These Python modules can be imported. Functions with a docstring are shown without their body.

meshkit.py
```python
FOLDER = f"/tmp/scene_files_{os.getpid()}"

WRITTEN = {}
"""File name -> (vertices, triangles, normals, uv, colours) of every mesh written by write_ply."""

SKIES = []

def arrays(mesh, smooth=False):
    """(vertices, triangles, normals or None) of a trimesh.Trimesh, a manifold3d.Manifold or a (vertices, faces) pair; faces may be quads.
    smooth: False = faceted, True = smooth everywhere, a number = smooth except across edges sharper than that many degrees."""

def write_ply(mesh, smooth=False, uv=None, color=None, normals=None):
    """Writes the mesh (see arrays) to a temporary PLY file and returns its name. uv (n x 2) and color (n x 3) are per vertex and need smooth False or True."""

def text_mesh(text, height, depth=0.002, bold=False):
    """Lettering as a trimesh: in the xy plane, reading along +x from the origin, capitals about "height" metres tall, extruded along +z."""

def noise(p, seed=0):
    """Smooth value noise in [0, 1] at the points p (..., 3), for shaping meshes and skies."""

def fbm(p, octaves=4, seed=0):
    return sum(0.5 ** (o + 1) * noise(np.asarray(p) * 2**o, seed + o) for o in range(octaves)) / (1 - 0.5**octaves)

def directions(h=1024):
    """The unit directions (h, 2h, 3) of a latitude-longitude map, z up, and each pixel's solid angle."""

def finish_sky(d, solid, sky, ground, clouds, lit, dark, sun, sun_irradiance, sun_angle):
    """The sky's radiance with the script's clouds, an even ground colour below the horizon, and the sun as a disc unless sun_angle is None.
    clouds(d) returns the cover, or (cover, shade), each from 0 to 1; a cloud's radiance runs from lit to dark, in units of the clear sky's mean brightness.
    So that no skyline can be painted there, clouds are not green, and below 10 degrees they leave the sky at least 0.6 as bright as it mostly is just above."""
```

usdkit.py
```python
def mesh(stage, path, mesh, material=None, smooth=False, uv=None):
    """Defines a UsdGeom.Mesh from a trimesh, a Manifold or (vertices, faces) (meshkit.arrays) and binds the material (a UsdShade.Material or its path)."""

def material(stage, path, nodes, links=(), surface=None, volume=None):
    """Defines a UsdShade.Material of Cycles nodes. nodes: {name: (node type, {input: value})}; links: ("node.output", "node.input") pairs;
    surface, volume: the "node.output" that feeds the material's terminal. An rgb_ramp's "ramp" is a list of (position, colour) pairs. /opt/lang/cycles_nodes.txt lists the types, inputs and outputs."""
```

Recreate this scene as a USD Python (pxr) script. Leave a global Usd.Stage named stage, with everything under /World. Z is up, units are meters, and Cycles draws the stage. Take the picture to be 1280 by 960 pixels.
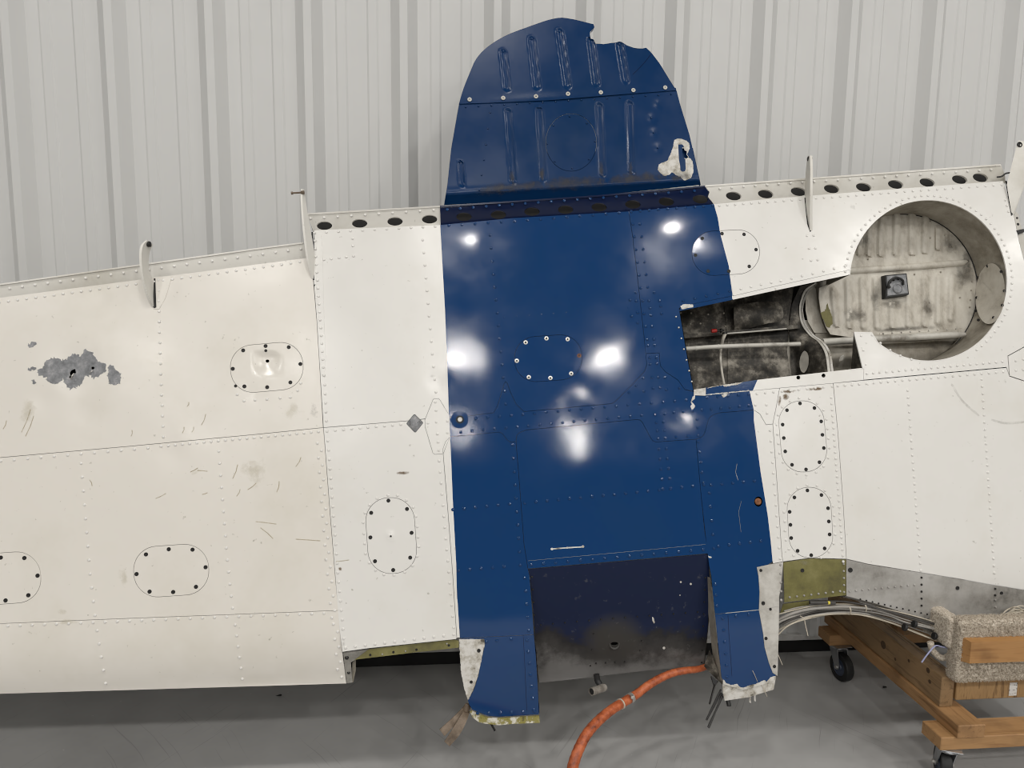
import math, random
import numpy as np, trimesh, usdkit, meshkit, manifold3d
import mapbox_earcut
import shapely
from shapely.geometry import Polygon, LineString, Point, MultiPolygon, box as sbox
from shapely.ops import unary_union
from pxr import Usd, UsdGeom, UsdLux, UsdShade, Gf, Sdf, Vt

rng = np.random.default_rng(7)
random.seed(7)
stage = Usd.Stage.CreateInMemory()
UsdGeom.SetStageUpAxis(stage, UsdGeom.Tokens.z)
UsdGeom.SetStageMetersPerUnit(stage, 1.0)
UsdGeom.Xform.Define(stage, '/World')
UsdGeom.Scope.Define(stage, '/World/Looks')

# ------------------------------------------------------------------ camera (solved from the wall ribs, 12 inches apart)
FPX, PITCH, ROLL, YAW, RIB0, DIST, CAMH = 894.35, 0.127063, 0.011981, -0.090674, -1.056325, 2.494109, 1.354348
RIBP = 0.3048
_cp, _sp = math.cos(PITCH), math.sin(PITCH)
_f, _u, _x = np.array([0, _cp, -_sp]), np.array([0, _sp, _cp]), np.array([1., 0, 0])
_c, _s = math.cos(YAW), math.sin(YAW)
_Z = np.array([[_c, -_s, 0], [_s, _c, 0], [0, 0, 1]])
_f, _u, _x = _Z @ _f, _Z @ _u, _Z @ _x
_c, _s = math.cos(ROLL), math.sin(ROLL)
CX, CY, CF = _c * _x + _s * _u, -_s * _x + _c * _u, _f
EYE = np.array([0, -DIST, CAMH])
cam = UsdGeom.Camera.Define(stage, '/World/camera')
M = np.eye(4); M[0, :3], M[1, :3], M[2, :3], M[3, :3] = CX, CY, -CF, EYE
cam.AddTransformOp().Set(Gf.Matrix4d(*M.ravel()))
cam.CreateHorizontalApertureAttr(36.0)
cam.CreateVerticalApertureAttr(27.0)
cam.CreateFocalLengthAttr(36.0 * FPX / 1280)
cam.CreateFStopAttr(0.0)
cam.CreateExposureAttr(0.0)

# ------------------------------------------------------------------ light: the hangar's round high-bay lamps, a grid of them behind the viewer, plus an unseen dimmer near row added for floor contrast
LAMP = 150.0
LAMP_COLOR = (1.0, 0.975, 0.935)
ROOM = dict(x0=-7.5, x1=9.5, y1=-17.0, z=5.2)
for r, (ly, power) in enumerate(((-5.6, 1.), (-8.9, 1.), (-12.3, 1.), (-2.3, .5))):
    for c, lx in enumerate((-4.5, -2.15, 0.2, 2.55, 4.9, 7.2)):
        l = UsdLux.DiskLight.Define(stage, f'/World/high_bay_lamp_{r * 6 + c + 1:03d}')
        l.CreateRadiusAttr(0.2); l.CreateIntensityAttr(LAMP * power); l.CreateColorAttr(Gf.Vec3f(*LAMP_COLOR))
        l.AddTranslateOp().Set((lx, ly, 4.75))

# ------------------------------------------------------------------ projecting helpers
TILT = math.radians(14)
NRM = np.array([0, -math.cos(TILT), math.sin(TILT)])       # the wing leans back against the wall


def ray(px, py):
    px, py = np.asarray(px, float)[..., None], np.asarray(py, float)[..., None]
    return CF + (px - 640) / FPX * CX + (480 - py) / FPX * CY


_d = ray(430, 856)
P0 = EYE + _d * ((-.70 + DIST) / _d[1])


def P(px, py, off=0.0):
    """Point of the wing's lower surface that lies off metres in front of its plane."""
    d = ray(px, py)
    off = np.broadcast_to(np.asarray(off, float), d.shape[:-1])
    t = ((P0 - EYE) @ NRM + off) / (d @ NRM)
    return EYE + d * t[..., None]


def hitY(px, py, Y):
    d = ray(px, py); return EYE + d * ((Y + DIST) / d[..., 1])[..., None]


def hitZ(px, py, Z):
    d = ray(px, py); return EYE + d * ((Z - CAMH) / d[..., 2])[..., None]


PX = 0.00213                                                # metres per pixel on the wing
SPAN = P(700, 500) - P(600, 509); SPAN /= np.linalg.norm(SPAN)
CHORD = np.cross(NRM, SPAN); CHORD /= np.linalg.norm(CHORD)
if CHORD[2] < 0: CHORD = -CHORD

# ------------------------------------------------------------------ materials
MATS = {}


def mat(name, nodes, links, surface='p.BSDF'):
    MATS[name] = usdkit.material(stage, '/World/Looks/' + name, nodes, links, surface=surface)
    return MATS[name]


def plain(name, color, rough=.5, metal=0., **kw):
    n = {'g': ('geometry', {}), 'n': ('noise_texture', {'scale': kw.get('scale', 30.), 'detail': 4.}),
         'r': ('rgb_ramp', {'ramp': [(.3, tuple(c * kw.get('lo', .8) for c in color)), (.7, color)]}),
         'p': ('principled_bsdf', {'roughness': rough, 'metallic': metal})}
    return mat(name, n, [('g.position', 'n.vector'), ('n.fac', 'r.fac'), ('r.color', 'p.base_color')])


def paint(name, color, rough, dirt, dirt_amount=.5, speck=(.2, .18, .12), rough2=None, bump=.03, coat=0., specks=True, spec=.5):
    """Gloss paint on sheet metal: faint broad staining, fine specks, orange peel."""
    n = {'g': ('geometry', {}),
         'n1': ('noise_texture', {'scale': 3.1, 'detail': 7., 'roughness': .62}),
         'r1': ('map_range', {'from_min': .5, 'from_max': .78, 'to_min': 0., 'to_max': dirt_amount, 'clamp': True}),
         'm1': ('mix', {'color1': color, 'color2': dirt}),
         'n2': ('noise_texture', {'scale': 70., 'detail': 3.}),
         'r2': ('map_range', {'from_min': .70, 'from_max': .80, 'to_min': 0., 'to_max': .55 if specks else 0., 'clamp': True}),
         'm2': ('mix', {'color2': speck}),
         'n3': ('noise_texture', {'scale': 9., 'detail': 5., 'roughness': .6}),
         'r3': ('map_range', {'from_min': .3, 'from_max': .75, 'to_min': rough, 'to_max': rough2 or rough * 1.6, 'clamp': True}),
         'n4': ('noise_texture', {'scale': 420., 'detail': 1.}),
         'b': ('bump', {'strength': bump, 'distance': .002}),
         'p': ('principled_bsdf', {'coat_weight': coat, 'coat_roughness': .08, 'specular_ior_level': spec})}
    return mat(name, n, [('g.position', 'n1.vector'), ('g.position', 'n2.vector'), ('g.position', 'n3.vector'), ('g.position', 'n4.vector'),
                         ('n1.fac', 'r1.value'), ('r1.result', 'm1.fac'), ('m1.color', 'm2.color1'), ('n2.fac', 'r2.value'), ('r2.result', 'm2.fac'),
                         ('m2.color', 'p.base_color'), ('n3.fac', 'r3.value'), ('r3.result', 'p.roughness'), ('n4.fac', 'b.height'), ('b.normal', 'p.normal')])


def worn(name, stops, scale=8., rough=.55, metal=0., stretch=(1, 1, 1), detail=8., bump=.15, distance=.003):
    """Dirty, blotched surface: one noise through a colour ramp."""
    n = {'g': ('geometry', {}), 'mp': ('mapping', {'scale': stretch}), 'n': ('noise_texture', {'scale': scale, 'detail': detail, 'roughness': .68}),
         'r': ('rgb_ramp', {'ramp': stops}), 'b': ('bump', {'strength': bump, 'distance': distance}),
         'p': ('principled_bsdf', {'roughness': rough, 'metallic': metal})}
    return mat(name, n, [('g.position', 'mp.vector'), ('mp.vector', 'n.vector'), ('n.fac', 'r.fac'), ('r.color', 'p.base_color'), ('n.fac', 'b.height'), ('b.normal', 'p.normal')])


def wood(name, c1, c2, grain=(3., 60., 60.), rough=.6):
    n = {'g': ('geometry', {}), 'mp': ('mapping', {'scale': grain}), 'n': ('noise_texture', {'scale': 1.6, 'detail': 6., 'roughness': .6, 'distortion': .4}),
         'r': ('rgb_ramp', {'ramp': [(.3, c2), (.48, c1), (.62, tuple(x * .8 + y * .2 for x, y in zip(c1, c2))), (.75, c2)]}),
         'n2': ('noise_texture', {'scale': 9., 'detail': 4.}), 'r2': ('map_range', {'from_min': .55, 'from_max': .8, 'to_min': 0., 'to_max': .6, 'clamp': True}),
         'm': ('mix', {'color2': tuple(x * .45 for x in c2)}), 'b': ('bump', {'strength': .12, 'distance': .002}),
         'p': ('principled_bsdf', {'roughness': rough})}
    return mat(name, n, [('g.position', 'mp.vector'), ('mp.vector', 'n.vector'), ('n.fac', 'r.fac'), ('r.color', 'm.color1'), ('g.position', 'n2.vector'),
                         ('n2.fac', 'r2.value'), ('r2.result', 'm.fac'), ('m.color', 'p.base_color'), ('n.fac', 'b.height'), ('b.normal', 'p.normal')])


def decal(name, color, scale=60., lo=.42, hi=.62, amount=.8, rough=.6, stretch=(1, 1, 1)):
    """A stain: brown or grey film broken up by noise, clear in between; fades to the patch's rim (st is 0 at the middle, 1 at the rim)."""
    n = {'g': ('geometry', {}), 'mp': ('mapping', {'scale': stretch}), 'n': ('noise_texture', {'scale': scale, 'detail': 6., 'roughness': .7}),
         'a': ('attribute', {'attribute': 'st'}), 'sx': ('separate_xyz', {}), 'f': ('map_range', {'from_min': .15, 'from_max': 1., 'to_min': 0.2, 'to_max': -.34, 'clamp': True}),
         'ad': ('math', {'math_type': 'add'}),
         'r': ('map_range', {'from_min': lo, 'from_max': hi, 'to_min': 0., 'to_max': amount, 'clamp': True}),
         't': ('transparent_bsdf', {}), 'p': ('principled_bsdf', {'base_color': color, 'roughness': rough}), 'm': ('mix_closure', {})}
    return mat(name, n, [('g.position', 'mp.vector'), ('mp.vector', 'n.vector'), ('a.vector', 'sx.vector'), ('sx.x', 'f.value'), ('f.result', 'ad.value1'), ('n.fac', 'ad.value2'),
                         ('ad.value', 'r.value'), ('r.result', 'm.fac'), ('t.BSDF', 'm.closure1'), ('p.BSDF', 'm.closure2')], surface='m.closure')


WHITE = paint('white_paint', (.78, .765, .73), .17, (.64, .61, .53), .45, rough2=.28, bump=.012)
WHITEOUT = paint('outer_panel_white_paint', (.77, .735, .675), .17, (.62, .58, .48), .5, rough2=.28, bump=.012)
BLUE = paint('blue_paint', (.0075, .044, .145), .07, (.011, .047, .135), .8, speck=(.12, .15, .2), rough2=.135, bump=.016, specks=False)
FAIRBLUE = paint('fairing_blue_paint', (.0028, .030, .106), .19, (.006, .032, .09), .8, speck=(.3, .3, .3), rough2=.32, bump=.015, specks=False, spec=.24)
SHADEBLUE = paint('shaded_blue_paint', (.004, .011, .046), .16, (.008, .011, .03), .8, specks=False, rough2=.24, spec=.3, bump=.01)  # the blue paint again, darkened: shade put into the colour
INNER = plain('inside_shade_metal', (.012, .011, .010), .8)  # near-black so that the shade of the closed interior is in the colour
COVEWHITE = paint('cove_white_paint', (.74, .72, .67), .4, (.35, .31, .22), .6)
ALU = worn('weathered_aluminium', [(.25, (.10, .095, .085)), (.40, (.32, .305, .28)), (.55, (.44, .425, .40)), (.8, (.55, .54, .515))], 9., .5, .2)
PRIMER = worn('grey_bare_metal', [(.25, (.10, .105, .11)), (.5, (.22, .225, .235)), (.62, (.30, .30, .31)), (.75, (.55, .54, .53))], 55., .5, .1, bump=.3)
OLIVE = worn('olive_zinc_primer', [(.25, (.08, .07, .03)), (.5, (.17, .155, .048)), (.66, (.23, .21, .08)), (.8, (.42, .40, .32))], 14., .6)
OLIVECHIP = worn('chipped_olive_edge', [(.3, (.05, .04, .015)), (.42, (.27, .24, .06)), (.5, (.25, .22, .07)), (.56, (.6, .58, .5)), (.68, (.7, .67, .6)), (.75, (.15, .10, .05))], 40., .6)
CHIPWHITE = worn('chipped_white_edge', [(.32, (.08, .07, .05)), (.42, (.45, .42, .36)), (.55, (.66, .64, .6)), (.75, (.72, .7, .66))], 35., .6)
WELL = worn('dirty_well_paint', [(.24, (.12, .10, .075)), (.36, (.40, .365, .305)), (.5, (.56, .525, .455)), (.7, (.66, .63, .56))], 13., .55, stretch=(1.5, 1, .9))
WELLDARK = worn('grimy_well_wall', [(.26, (.09, .075, .055)), (.42, (.24, .215, .17)), (.58, (.38, .35, .295)), (.8, (.48, .45, .39))], 9., .5, stretch=(1, 1, 1))
BAY = worn('filthy_shaded_bay_metal', [(.36, (.008, .007, .005)), (.46, (.03, .026, .02)), (.54, (.085, .075, .06)), (.61, (.22, .20, .165)), (.75, (.38, .35, .3))], 19., .65)  # dirt colours, darkened further to paint in shade under the slot overhang
TUBE = worn('dull_tube_paint', [(.28, (.2, .18, .15)), (.45, (.5, .48, .43)), (.7, (.62, .6, .55))], 12., .4)
BLACK = plain('black_rubber', (.012, .012, .012), .55)
SCREWD = plain('dark_screw_steel', (.014, .013, .012), .5, .1)
SCREWL = plain('bright_screw_steel', (.62, .60, .56), .35, .7)
RUST = worn('rusted_plug', [(.3, (.08, .03, .012)), (.6, (.30, .12, .05)), (.8, (.42, .22, .12))], 90., .8)
STEEL = plain('zinc_plated_steel', (.5, .51, .53), .35, .85)
REDP = plain('red_plastic', (.45, .02, .015), .4)
WALLP = paint('white_wall_paint', (.63, .63, .62), .34, (.59, .585, .565), .25, specks=False, bump=.01)
HANGAR = plain('dark_hangar_lining', (.10, .10, .098), .8)
TRIMP = plain('white_trim_paint', (.7, .69, .67), .4)
KERB = plain('black_base', (.006, .006, .006), .7)
CEIL = plain('dark_ceiling_lining', (.11, .11, .108), .85)
LEATHER = worn('brown_strap_leather', [(.3, (.05, .032, .02)), (.5, (.15, .11, .075)), (.7, (.26, .2, .15))], 30., .6)
HOSE = worn('orange_hose_sleeve', [(.28, (.06, .012, .005)), (.40, (.30, .065, .02)), (.56, (.50, .125, .042)), (.75, (.60, .20, .085))], 45., .45, bump=.25)
PINE = wood('pine_timber', (.36, .20, .085), (.20, .10, .038), grain=(40., 4., 40.))
PINEX = wood('pine_crosspiece', (.40, .225, .095), (.25, .125, .048), grain=(4., 40., 40.))
OLDPINE = wood('aged_timber', (.28, .175, .085), (.13, .075, .034), grain=(30., 3.5, 30.))
OAK = wood('oak_board', (.42, .22, .08), (.30, .14, .045), grain=(4., 40., 60.), rough=.4)
PLY = wood('rough_plywood_edge', (.38, .235, .105), (.10, .05, .018), grain=(55., 30., 7.))
CARPET = worn('beige_carpet', [(.3, (.22, .175, .13)), (.45, (.45, .39, .31)), (.58, (.60, .53, .44)), (.75, (.74, .68, .59))], 210., .95, bump=.4, distance=.004, detail=2.)
CABLE = plain('grey_cable', (.36, .34, .31), .45)
CABLED = plain('dark_cable', (.06, .055, .05), .5)
CABLEW = plain('cream_cable', (.58, .52, .42), .5)
LILAC = plain('lilac_cable_tie', (.33, .34, .52), .4)
HUB = plain('blue_grey_wheel_hub', (.055, .07, .11), .4)
STICKER = worn('printed_sticker', [(.40, (.02, .02, .02)), (.46, (.7, .69, .66)), (.8, (.78, .77, .75))], 40., .5, stretch=(1, 1, 3))
GRIME = decal('brown_rust_stain', (.15, .09, .035), 70., .46, .72, .8)
OILY = decal('olive_smudge', (.42, .37, .22), 25., .52, .95, .35)
SCUFF = decal('grey_scuff', (.34, .33, .30), 60., .52, .95, .38)
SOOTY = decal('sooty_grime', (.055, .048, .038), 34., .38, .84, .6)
SCRATCH = decal('olive_scratch', (.40, .33, .19), 110., .40, .75, .55)

# concrete floor: grey sealed paint with scratches, scuffs and a soft gloss
fn = {'g': ('geometry', {}),
      'n1': ('noise_texture', {'scale': 1.3, 'detail': 9., 'roughness': .65}), 'r1': ('rgb_ramp', {'ramp': [(.3, (.30, .296, .29)), (.5, (.37, .366, .36)), (.7, (.43, .425, .415))]}),
      'w': ('noise_texture', {'scale': 2.2, 'detail': 2.}), 'wm': ('vector_math', {'math_type': 'multiply_add', 'vector2': (.09, .09, .09)}),
      'ma': ('mapping', {'mapping_type': 'texture', 'rotation': (0, 0, 1.05), 'scale': (.9, .016, 1.)}), 'na': ('noise_texture', {'scale': 2.4, 'detail': 3., 'roughness': .5}),
      'ra': ('map_range', {'from_min': .675, 'from_max': .72, 'to_min': 0., 'to_max': .45, 'clamp': True}),
      'mb': ('mapping', {'mapping_type': 'texture', 'rotation': (0, 0, 2.25), 'scale': (1., .015, 1.)}), 'nb': ('noise_texture', {'scale': 2.1, 'detail': 3., 'roughness': .5}),
      'rb': ('map_range', {'from_min': .675, 'from_max': .72, 'to_min': 0., 'to_max': .4, 'clamp': True}),
      'm1': ('mix', {'color2': (.17, .166, .16)}), 'm2': ('mix', {'color2': (.18, .176, .17)}),
      'n3': ('noise_texture', {'scale': 60., 'detail': 2.}), 'r3': ('map_range', {'from_min': .73, 'from_max': .78, 'to_min': 0., 'to_max': .6, 'clamp': True}), 'm3': ('mix', {'color2': (.5, .49, .48)}),
      'rr': ('map_range', {'from_min': .3, 'from_max': .7, 'to_min': .38, 'to_max': .6, 'clamp': True}), 'b': ('bump', {'strength': .03, 'distance': .002}),
      'p': ('principled_bsdf', {})}
FLOOR = mat('grey_sealed_concrete', fn, [('g.position', 'n1.vector'), ('n1.fac', 'r1.fac'), ('g.position', 'w.vector'), ('w.color', 'wm.vector1'), ('g.position', 'wm.vector3'),
        ('wm.vector', 'ma.vector'), ('wm.vector', 'mb.vector'), ('ma.vector', 'na.vector'), ('mb.vector', 'nb.vector'), ('na.fac', 'ra.value'), ('nb.fac', 'rb.value'),
        ('r1.color', 'm1.color1'), ('ra.result', 'm1.fac'), ('m1.color', 'm2.color1'), ('rb.result', 'm2.fac'), ('g.position', 'n3.vector'), ('n3.fac', 'r3.value'),
        ('m2.color', 'm3.color1'), ('r3.result', 'm3.fac'), ('m3.color', 'p.base_color'), ('n1.fac', 'rr.value'), ('rr.result', 'p.roughness'), ('n1.fac', 'b.height'), ('b.normal', 'p.normal')])

# sooty leading-edge flap: blue paint with its shade painted in as navy, scorched to bare grey towards its lower lip, a burnt ring about the hole
_h, _lo, _hi = P(768, 804, -.07), P(768, 846, -.12)[2], P(768, 705, -.01)[2]
fn = {'g': ('geometry', {}), 's': ('separate_xyz', {}), 'n': ('noise_texture', {'scale': 7., 'detail': 8., 'roughness': .65}), 'n2': ('noise_texture', {'scale': 40., 'detail': 5., 'roughness': .7}),
      'z': ('map_range', {'from_min': float(_lo), 'from_max': float(_hi), 'to_min': 0., 'to_max': 1., 'clamp': False}),
      'a': ('math', {'math_type': 'subtract', 'value2': .5}), 'a2': ('math', {'math_type': 'multiply_add', 'value2': .75}),
      'r': ('rgb_ramp', {'ramp': [(.0, (.17, .165, .16)), (.10, (.15, .145, .14)), (.22, (.05, .047, .045)), (.36, (.022, .021, .022)), (.46, (.006, .013, .046)), (.6, (.0035, .010, .040))]}),
      'd': ('vector_math', {'math_type': 'distance', 'vector2': tuple(float(v) for v in _h)}), 'dr': ('rgb_ramp', {'ramp': [(0., (1, 1, 1)), (.055, (.8, .8, .8)), (.1, (0, 0, 0))]}),
      'm': ('mix', {'color2': (.045, .042, .038)}), 'k': ('map_range', {'from_min': .62, 'from_max': .75, 'to_min': 0., 'to_max': .4, 'clamp': True}), 'm2': ('mix', {'color2': (.2, .195, .19)}),
      'p': ('principled_bsdf', {'roughness': .38, 'specular_ior_level': .3})}
SOOT = mat('scorched_shaded_blue_paint', fn, [('g.position', 's.vector'), ('s.z', 'z.value'), ('g.position', 'n.vector'), ('n.fac', 'a.value1'), ('a.value', 'a2.value1'), ('z.result', 'a2.value3'),
        ('a2.value', 'r.fac'), ('g.position', 'd.vector1'), ('d.value', 'dr.fac'), ('dr.color', 'm.fac'), ('r.color', 'm.color1'), ('g.position', 'n2.vector'), ('n2.fac', 'k.value'),
        ('k.result', 'm2.fac'), ('m.color', 'm2.color1'), ('m2.color', 'p.base_color')])

# ------------------------------------------------------------------ scene helpers
TAKEN = set()


def numbered(path):
    p, k = path, 0
    while p in TAKEN:
        k += 1; p = f'{path}_{k:03d}'
    TAKEN.add(p)
    return p


BASE = {}


def data(prim, **kw):
    for k, v in kw.items():
        if v: prim.SetCustomDataByKey(k, v)


def thing(name, label, cat, base=(0, 0, 0), group=None, kind=None):
    path = numbered('/World/' + name)
    x = UsdGeom.Xform.Define(stage, path); x.AddTranslateOp().Set(tuple(float(v) for v in base))
    BASE[path] = np.array(base, float)
    data(x.GetPrim(), label=label, category=cat, group=group, kind=kind)
    return path


def obj(name, mesh, m, parent='/World', label=None, cat=None, group=None, kind=None, smooth=35, st=None):
    """One Mesh prim from world-space geometry."""
    path = numbered(parent + '/' + name)
    root = '/'.join(path.split('/')[:3])
    b = BASE.get(root, np.zeros(3))
    if isinstance(mesh, (list,)): mesh = trimesh.util.concatenate(mesh)
    if hasattr(mesh, 'to_mesh'):
        mm = mesh.to_mesh(); mesh = trimesh.Trimesh(mm.vert_properties[:, :3], mm.tri_verts, process=False)
    v, f = np.array(mesh.vertices) - b, np.array(mesh.faces)
    g = usdkit.mesh(stage, path, (v, f), m, smooth=False if st is not None else smooth, uv=st)
    data(g.GetPrim(), label=label, category=cat, group=group, kind=kind)
    return path


def joined(ms): return trimesh.util.concatenate([x for x in ms if x is not None and len(x.faces)])


def cbox(lo, hi, bevel=.002):
    """Box with chamfered edges."""
    lo, hi = np.minimum(lo, hi).astype(float), np.maximum(lo, hi).astype(float)
    b = min(bevel, (hi - lo).min() / 3)
    pts = []
    for k in range(3):
        for s in np.ndindex(2, 2, 2):
            p = np.where(s, hi - b, lo + b); p[k] = hi[k] if s[k] else lo[k]; pts.append(p)
    m = manifold3d.Manifold.hull_points(np.array(pts)).to_mesh()
    return trimesh.Trimesh(m.vert_properties[:, :3], m.tri_verts, process=False)


def spline(pts, n=8):
    pts = np.asarray(pts, float)
    if len(pts) < 3: return np.linspace(pts[0], pts[-1], n + 1)
    q = np.vstack([2 * pts[0] - pts[1], pts, 2 * pts[-1] - pts[-2]])
    out = []
    for i in range(1, len(q) - 2):
        for t in np.linspace(0, 1, n, endpoint=False):
            a, b, c, d = q[i - 1:i + 3]
            out.append(.5 * (2 * b + (c - a) * t + (2 * a - 5 * b + 4 * c - d) * t * t + (3 * b - a - 3 * c + d) * t ** 3))
    out.append(pts[-1])
    return np.array(out)


def tube(pts, r, sides=10, caps=True):
    pts = np.asarray(pts, float); n = len(pts)
    r = np.broadcast_to(np.asarray(r, float), n)
    tan = np.gradient(pts, axis=0); tan /= np.linalg.norm(tan, axis=1, keepdims=True)
    up = np.array([0, 0, 1.]) if abs(tan[0][2]) < .9 else np.array([1., 0, 0])
    V = []
    for i in range(n):
        up = up - tan[i] * (up @ tan[i]); up /= np.linalg.norm(up)
        s = np.cross(tan[i], up)
        a = np.arange(sides) * 2 * np.pi / sides
        V.append(pts[i] + r[i] * (np.cos(a)[:, None] * up + np.sin(a)[:, None] * s))
    V = np.vstack(V); F = []
    for i in range(n - 1):
        for j in range(sides):
            a, b = i * sides + j, i * sides + (j + 1) % sides
            F += [[a, a + sides, b], [b, a + sides, b + sides]]
    if caps:
        V = np.vstack([V, pts[0], pts[-1]]); k = n * sides
        for j in range(sides):
            F += [[k, j, (j + 1) % sides], [k + 1, k - sides + (j + 1) % sides, k - sides + j]]
    m = trimesh.Trimesh(V, F, process=False)
    if m.volume < 0: m.invert()
    return m


def lathe(profile, origin, axis, sides=16):
    """Revolved profile [(radius, height)...] about axis at origin."""
    axis = np.asarray(axis, float) / np.linalg.norm(axis)
    u = np.cross(axis, [0, 0, 1.] if abs(axis[2]) < .9 else [1., 0, 0]); u /= np.linalg.norm(u); w = np.cross(axis, u)
    a = np.arange(sides) * 2 * np.pi / sides
    ring = np.cos(a)[:, None] * u + np.sin(a)[:, None] * w
    V, F = [], []
    for r, h in profile: V.append(np.asarray(origin) + axis * h + ring * max(r, 1e-6))
    V = np.vstack(V)
    for i in range(len(profile) - 1):
        for j in range(sides):
            p, q = i * sides + j, i * sides + (j + 1) % sides
            F += [[p, q, p + sides], [q, q + sides, p + sides]]
    return trimesh.Trimesh(V, F, process=False)


# ------------------------------------------------------------------ sheet metal: a polygon traced on the wing becomes a curved plate with thickness
def polys(p):
    if p.is_empty: return []
    return [g for g in getattr(p, 'geoms', [p]) if g.geom_type == 'Polygon' and g.area > .5]


def tri2d(poly, cell):
    V, F, ids = [], [], {}

    def vid(x, y):
        k = (round(x, 3), round(y, 3))
        if k not in ids: ids[k] = len(V); V.append((x, y))
        return ids[k]
    for g in polys(poly):
        x0, y0, x1, y1 = g.bounds
        xs = np.arange(math.floor(x0 / cell), math.ceil(x1 / cell) + 1) * cell
        ys = np.arange(math.floor(y0 / cell), math.ceil(y1 / cell) + 1) * cell
        shapely.prepare(g)
        gx, gy = np.meshgrid(xs[:-1], ys[:-1]); gx, gy = gx.ravel(), gy.ravel()
        cells = shapely.box(gx, gy, gx + cell, gy + cell)
        inside, touch = shapely.contains(g, cells), shapely.intersects(g, cells)
        for x, y in zip(gx[inside], gy[inside]):
            a, b, c, d = vid(x, y), vid(x + cell, y), vid(x + cell, y + cell), vid(x, y + cell)
            F += [(a, b, c), (a, c, d)]
        for c in shapely.intersection(cells[touch & ~inside], g):
            for s in getattr(c, 'geoms', [c]):
                if s.geom_type != 'Polygon' or s.area < 1e-3: continue
                rings = [np.array(s.exterior.coords)[:-1]] + [np.array(r.coords)[:-1] for r in s.interiors]
                pts = np.vstack(rings)
                t = mapbox_earcut.triangulate_float64(pts, np.cumsum([len(r) for r in rings]).astype(np.uint32)).reshape(-1, 3)
                m = [vid(*p) for p in pts]
                F += [(m[i], m[j], m[k]) for i, j, k in t if len({m[i], m[j], m[k]}) == 3]
    return np.array(V), np.array(F, int).reshape(-1, 3)


def sheet(poly, off=0., th=.0016, cell=10., flat=False):
    """Plate whose front lies at off(px, py) before the wing plane, th metres thick."""
    if not isinstance(poly, (Polygon, MultiPolygon)): poly = Polygon(poly)
    poly = poly.buffer(0)
    V, F = tri2d(poly, cell)
    if not len(F): return None
    o = off(V[:, 0], V[:, 1]) if callable(off) else np.full(len(V), float(off))
    A = P(V[:, 0], V[:, 1], o)
    n = np.cross(A[F[:, 1]] - A[F[:, 0]], A[F[:, 2]] - A[F[:, 0]]) @ NRM
    F = np.where((n < 0)[:, None], F[:, ::-1], F)
    if flat: return trimesh.Trimesh(A, F, process=False)
    B = A - NRM * th
    e = np.vstack([F[:, [0, 1]], F[:, [1, 2]], F[:, [2, 0]]])
    s = {(a, b) for a, b in e}
    rim = [(a, b) for a, b in e if (b, a) not in s]
    k = len(A)
    side = [t for a, b in rim for t in ((a, a + k, b), (b, a + k, b + k))]
    return trimesh.Trimesh(np.vstack([A, B]), np.vstack([F, F[:, ::-1] + k, np.array(side)]), process=False)


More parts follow.
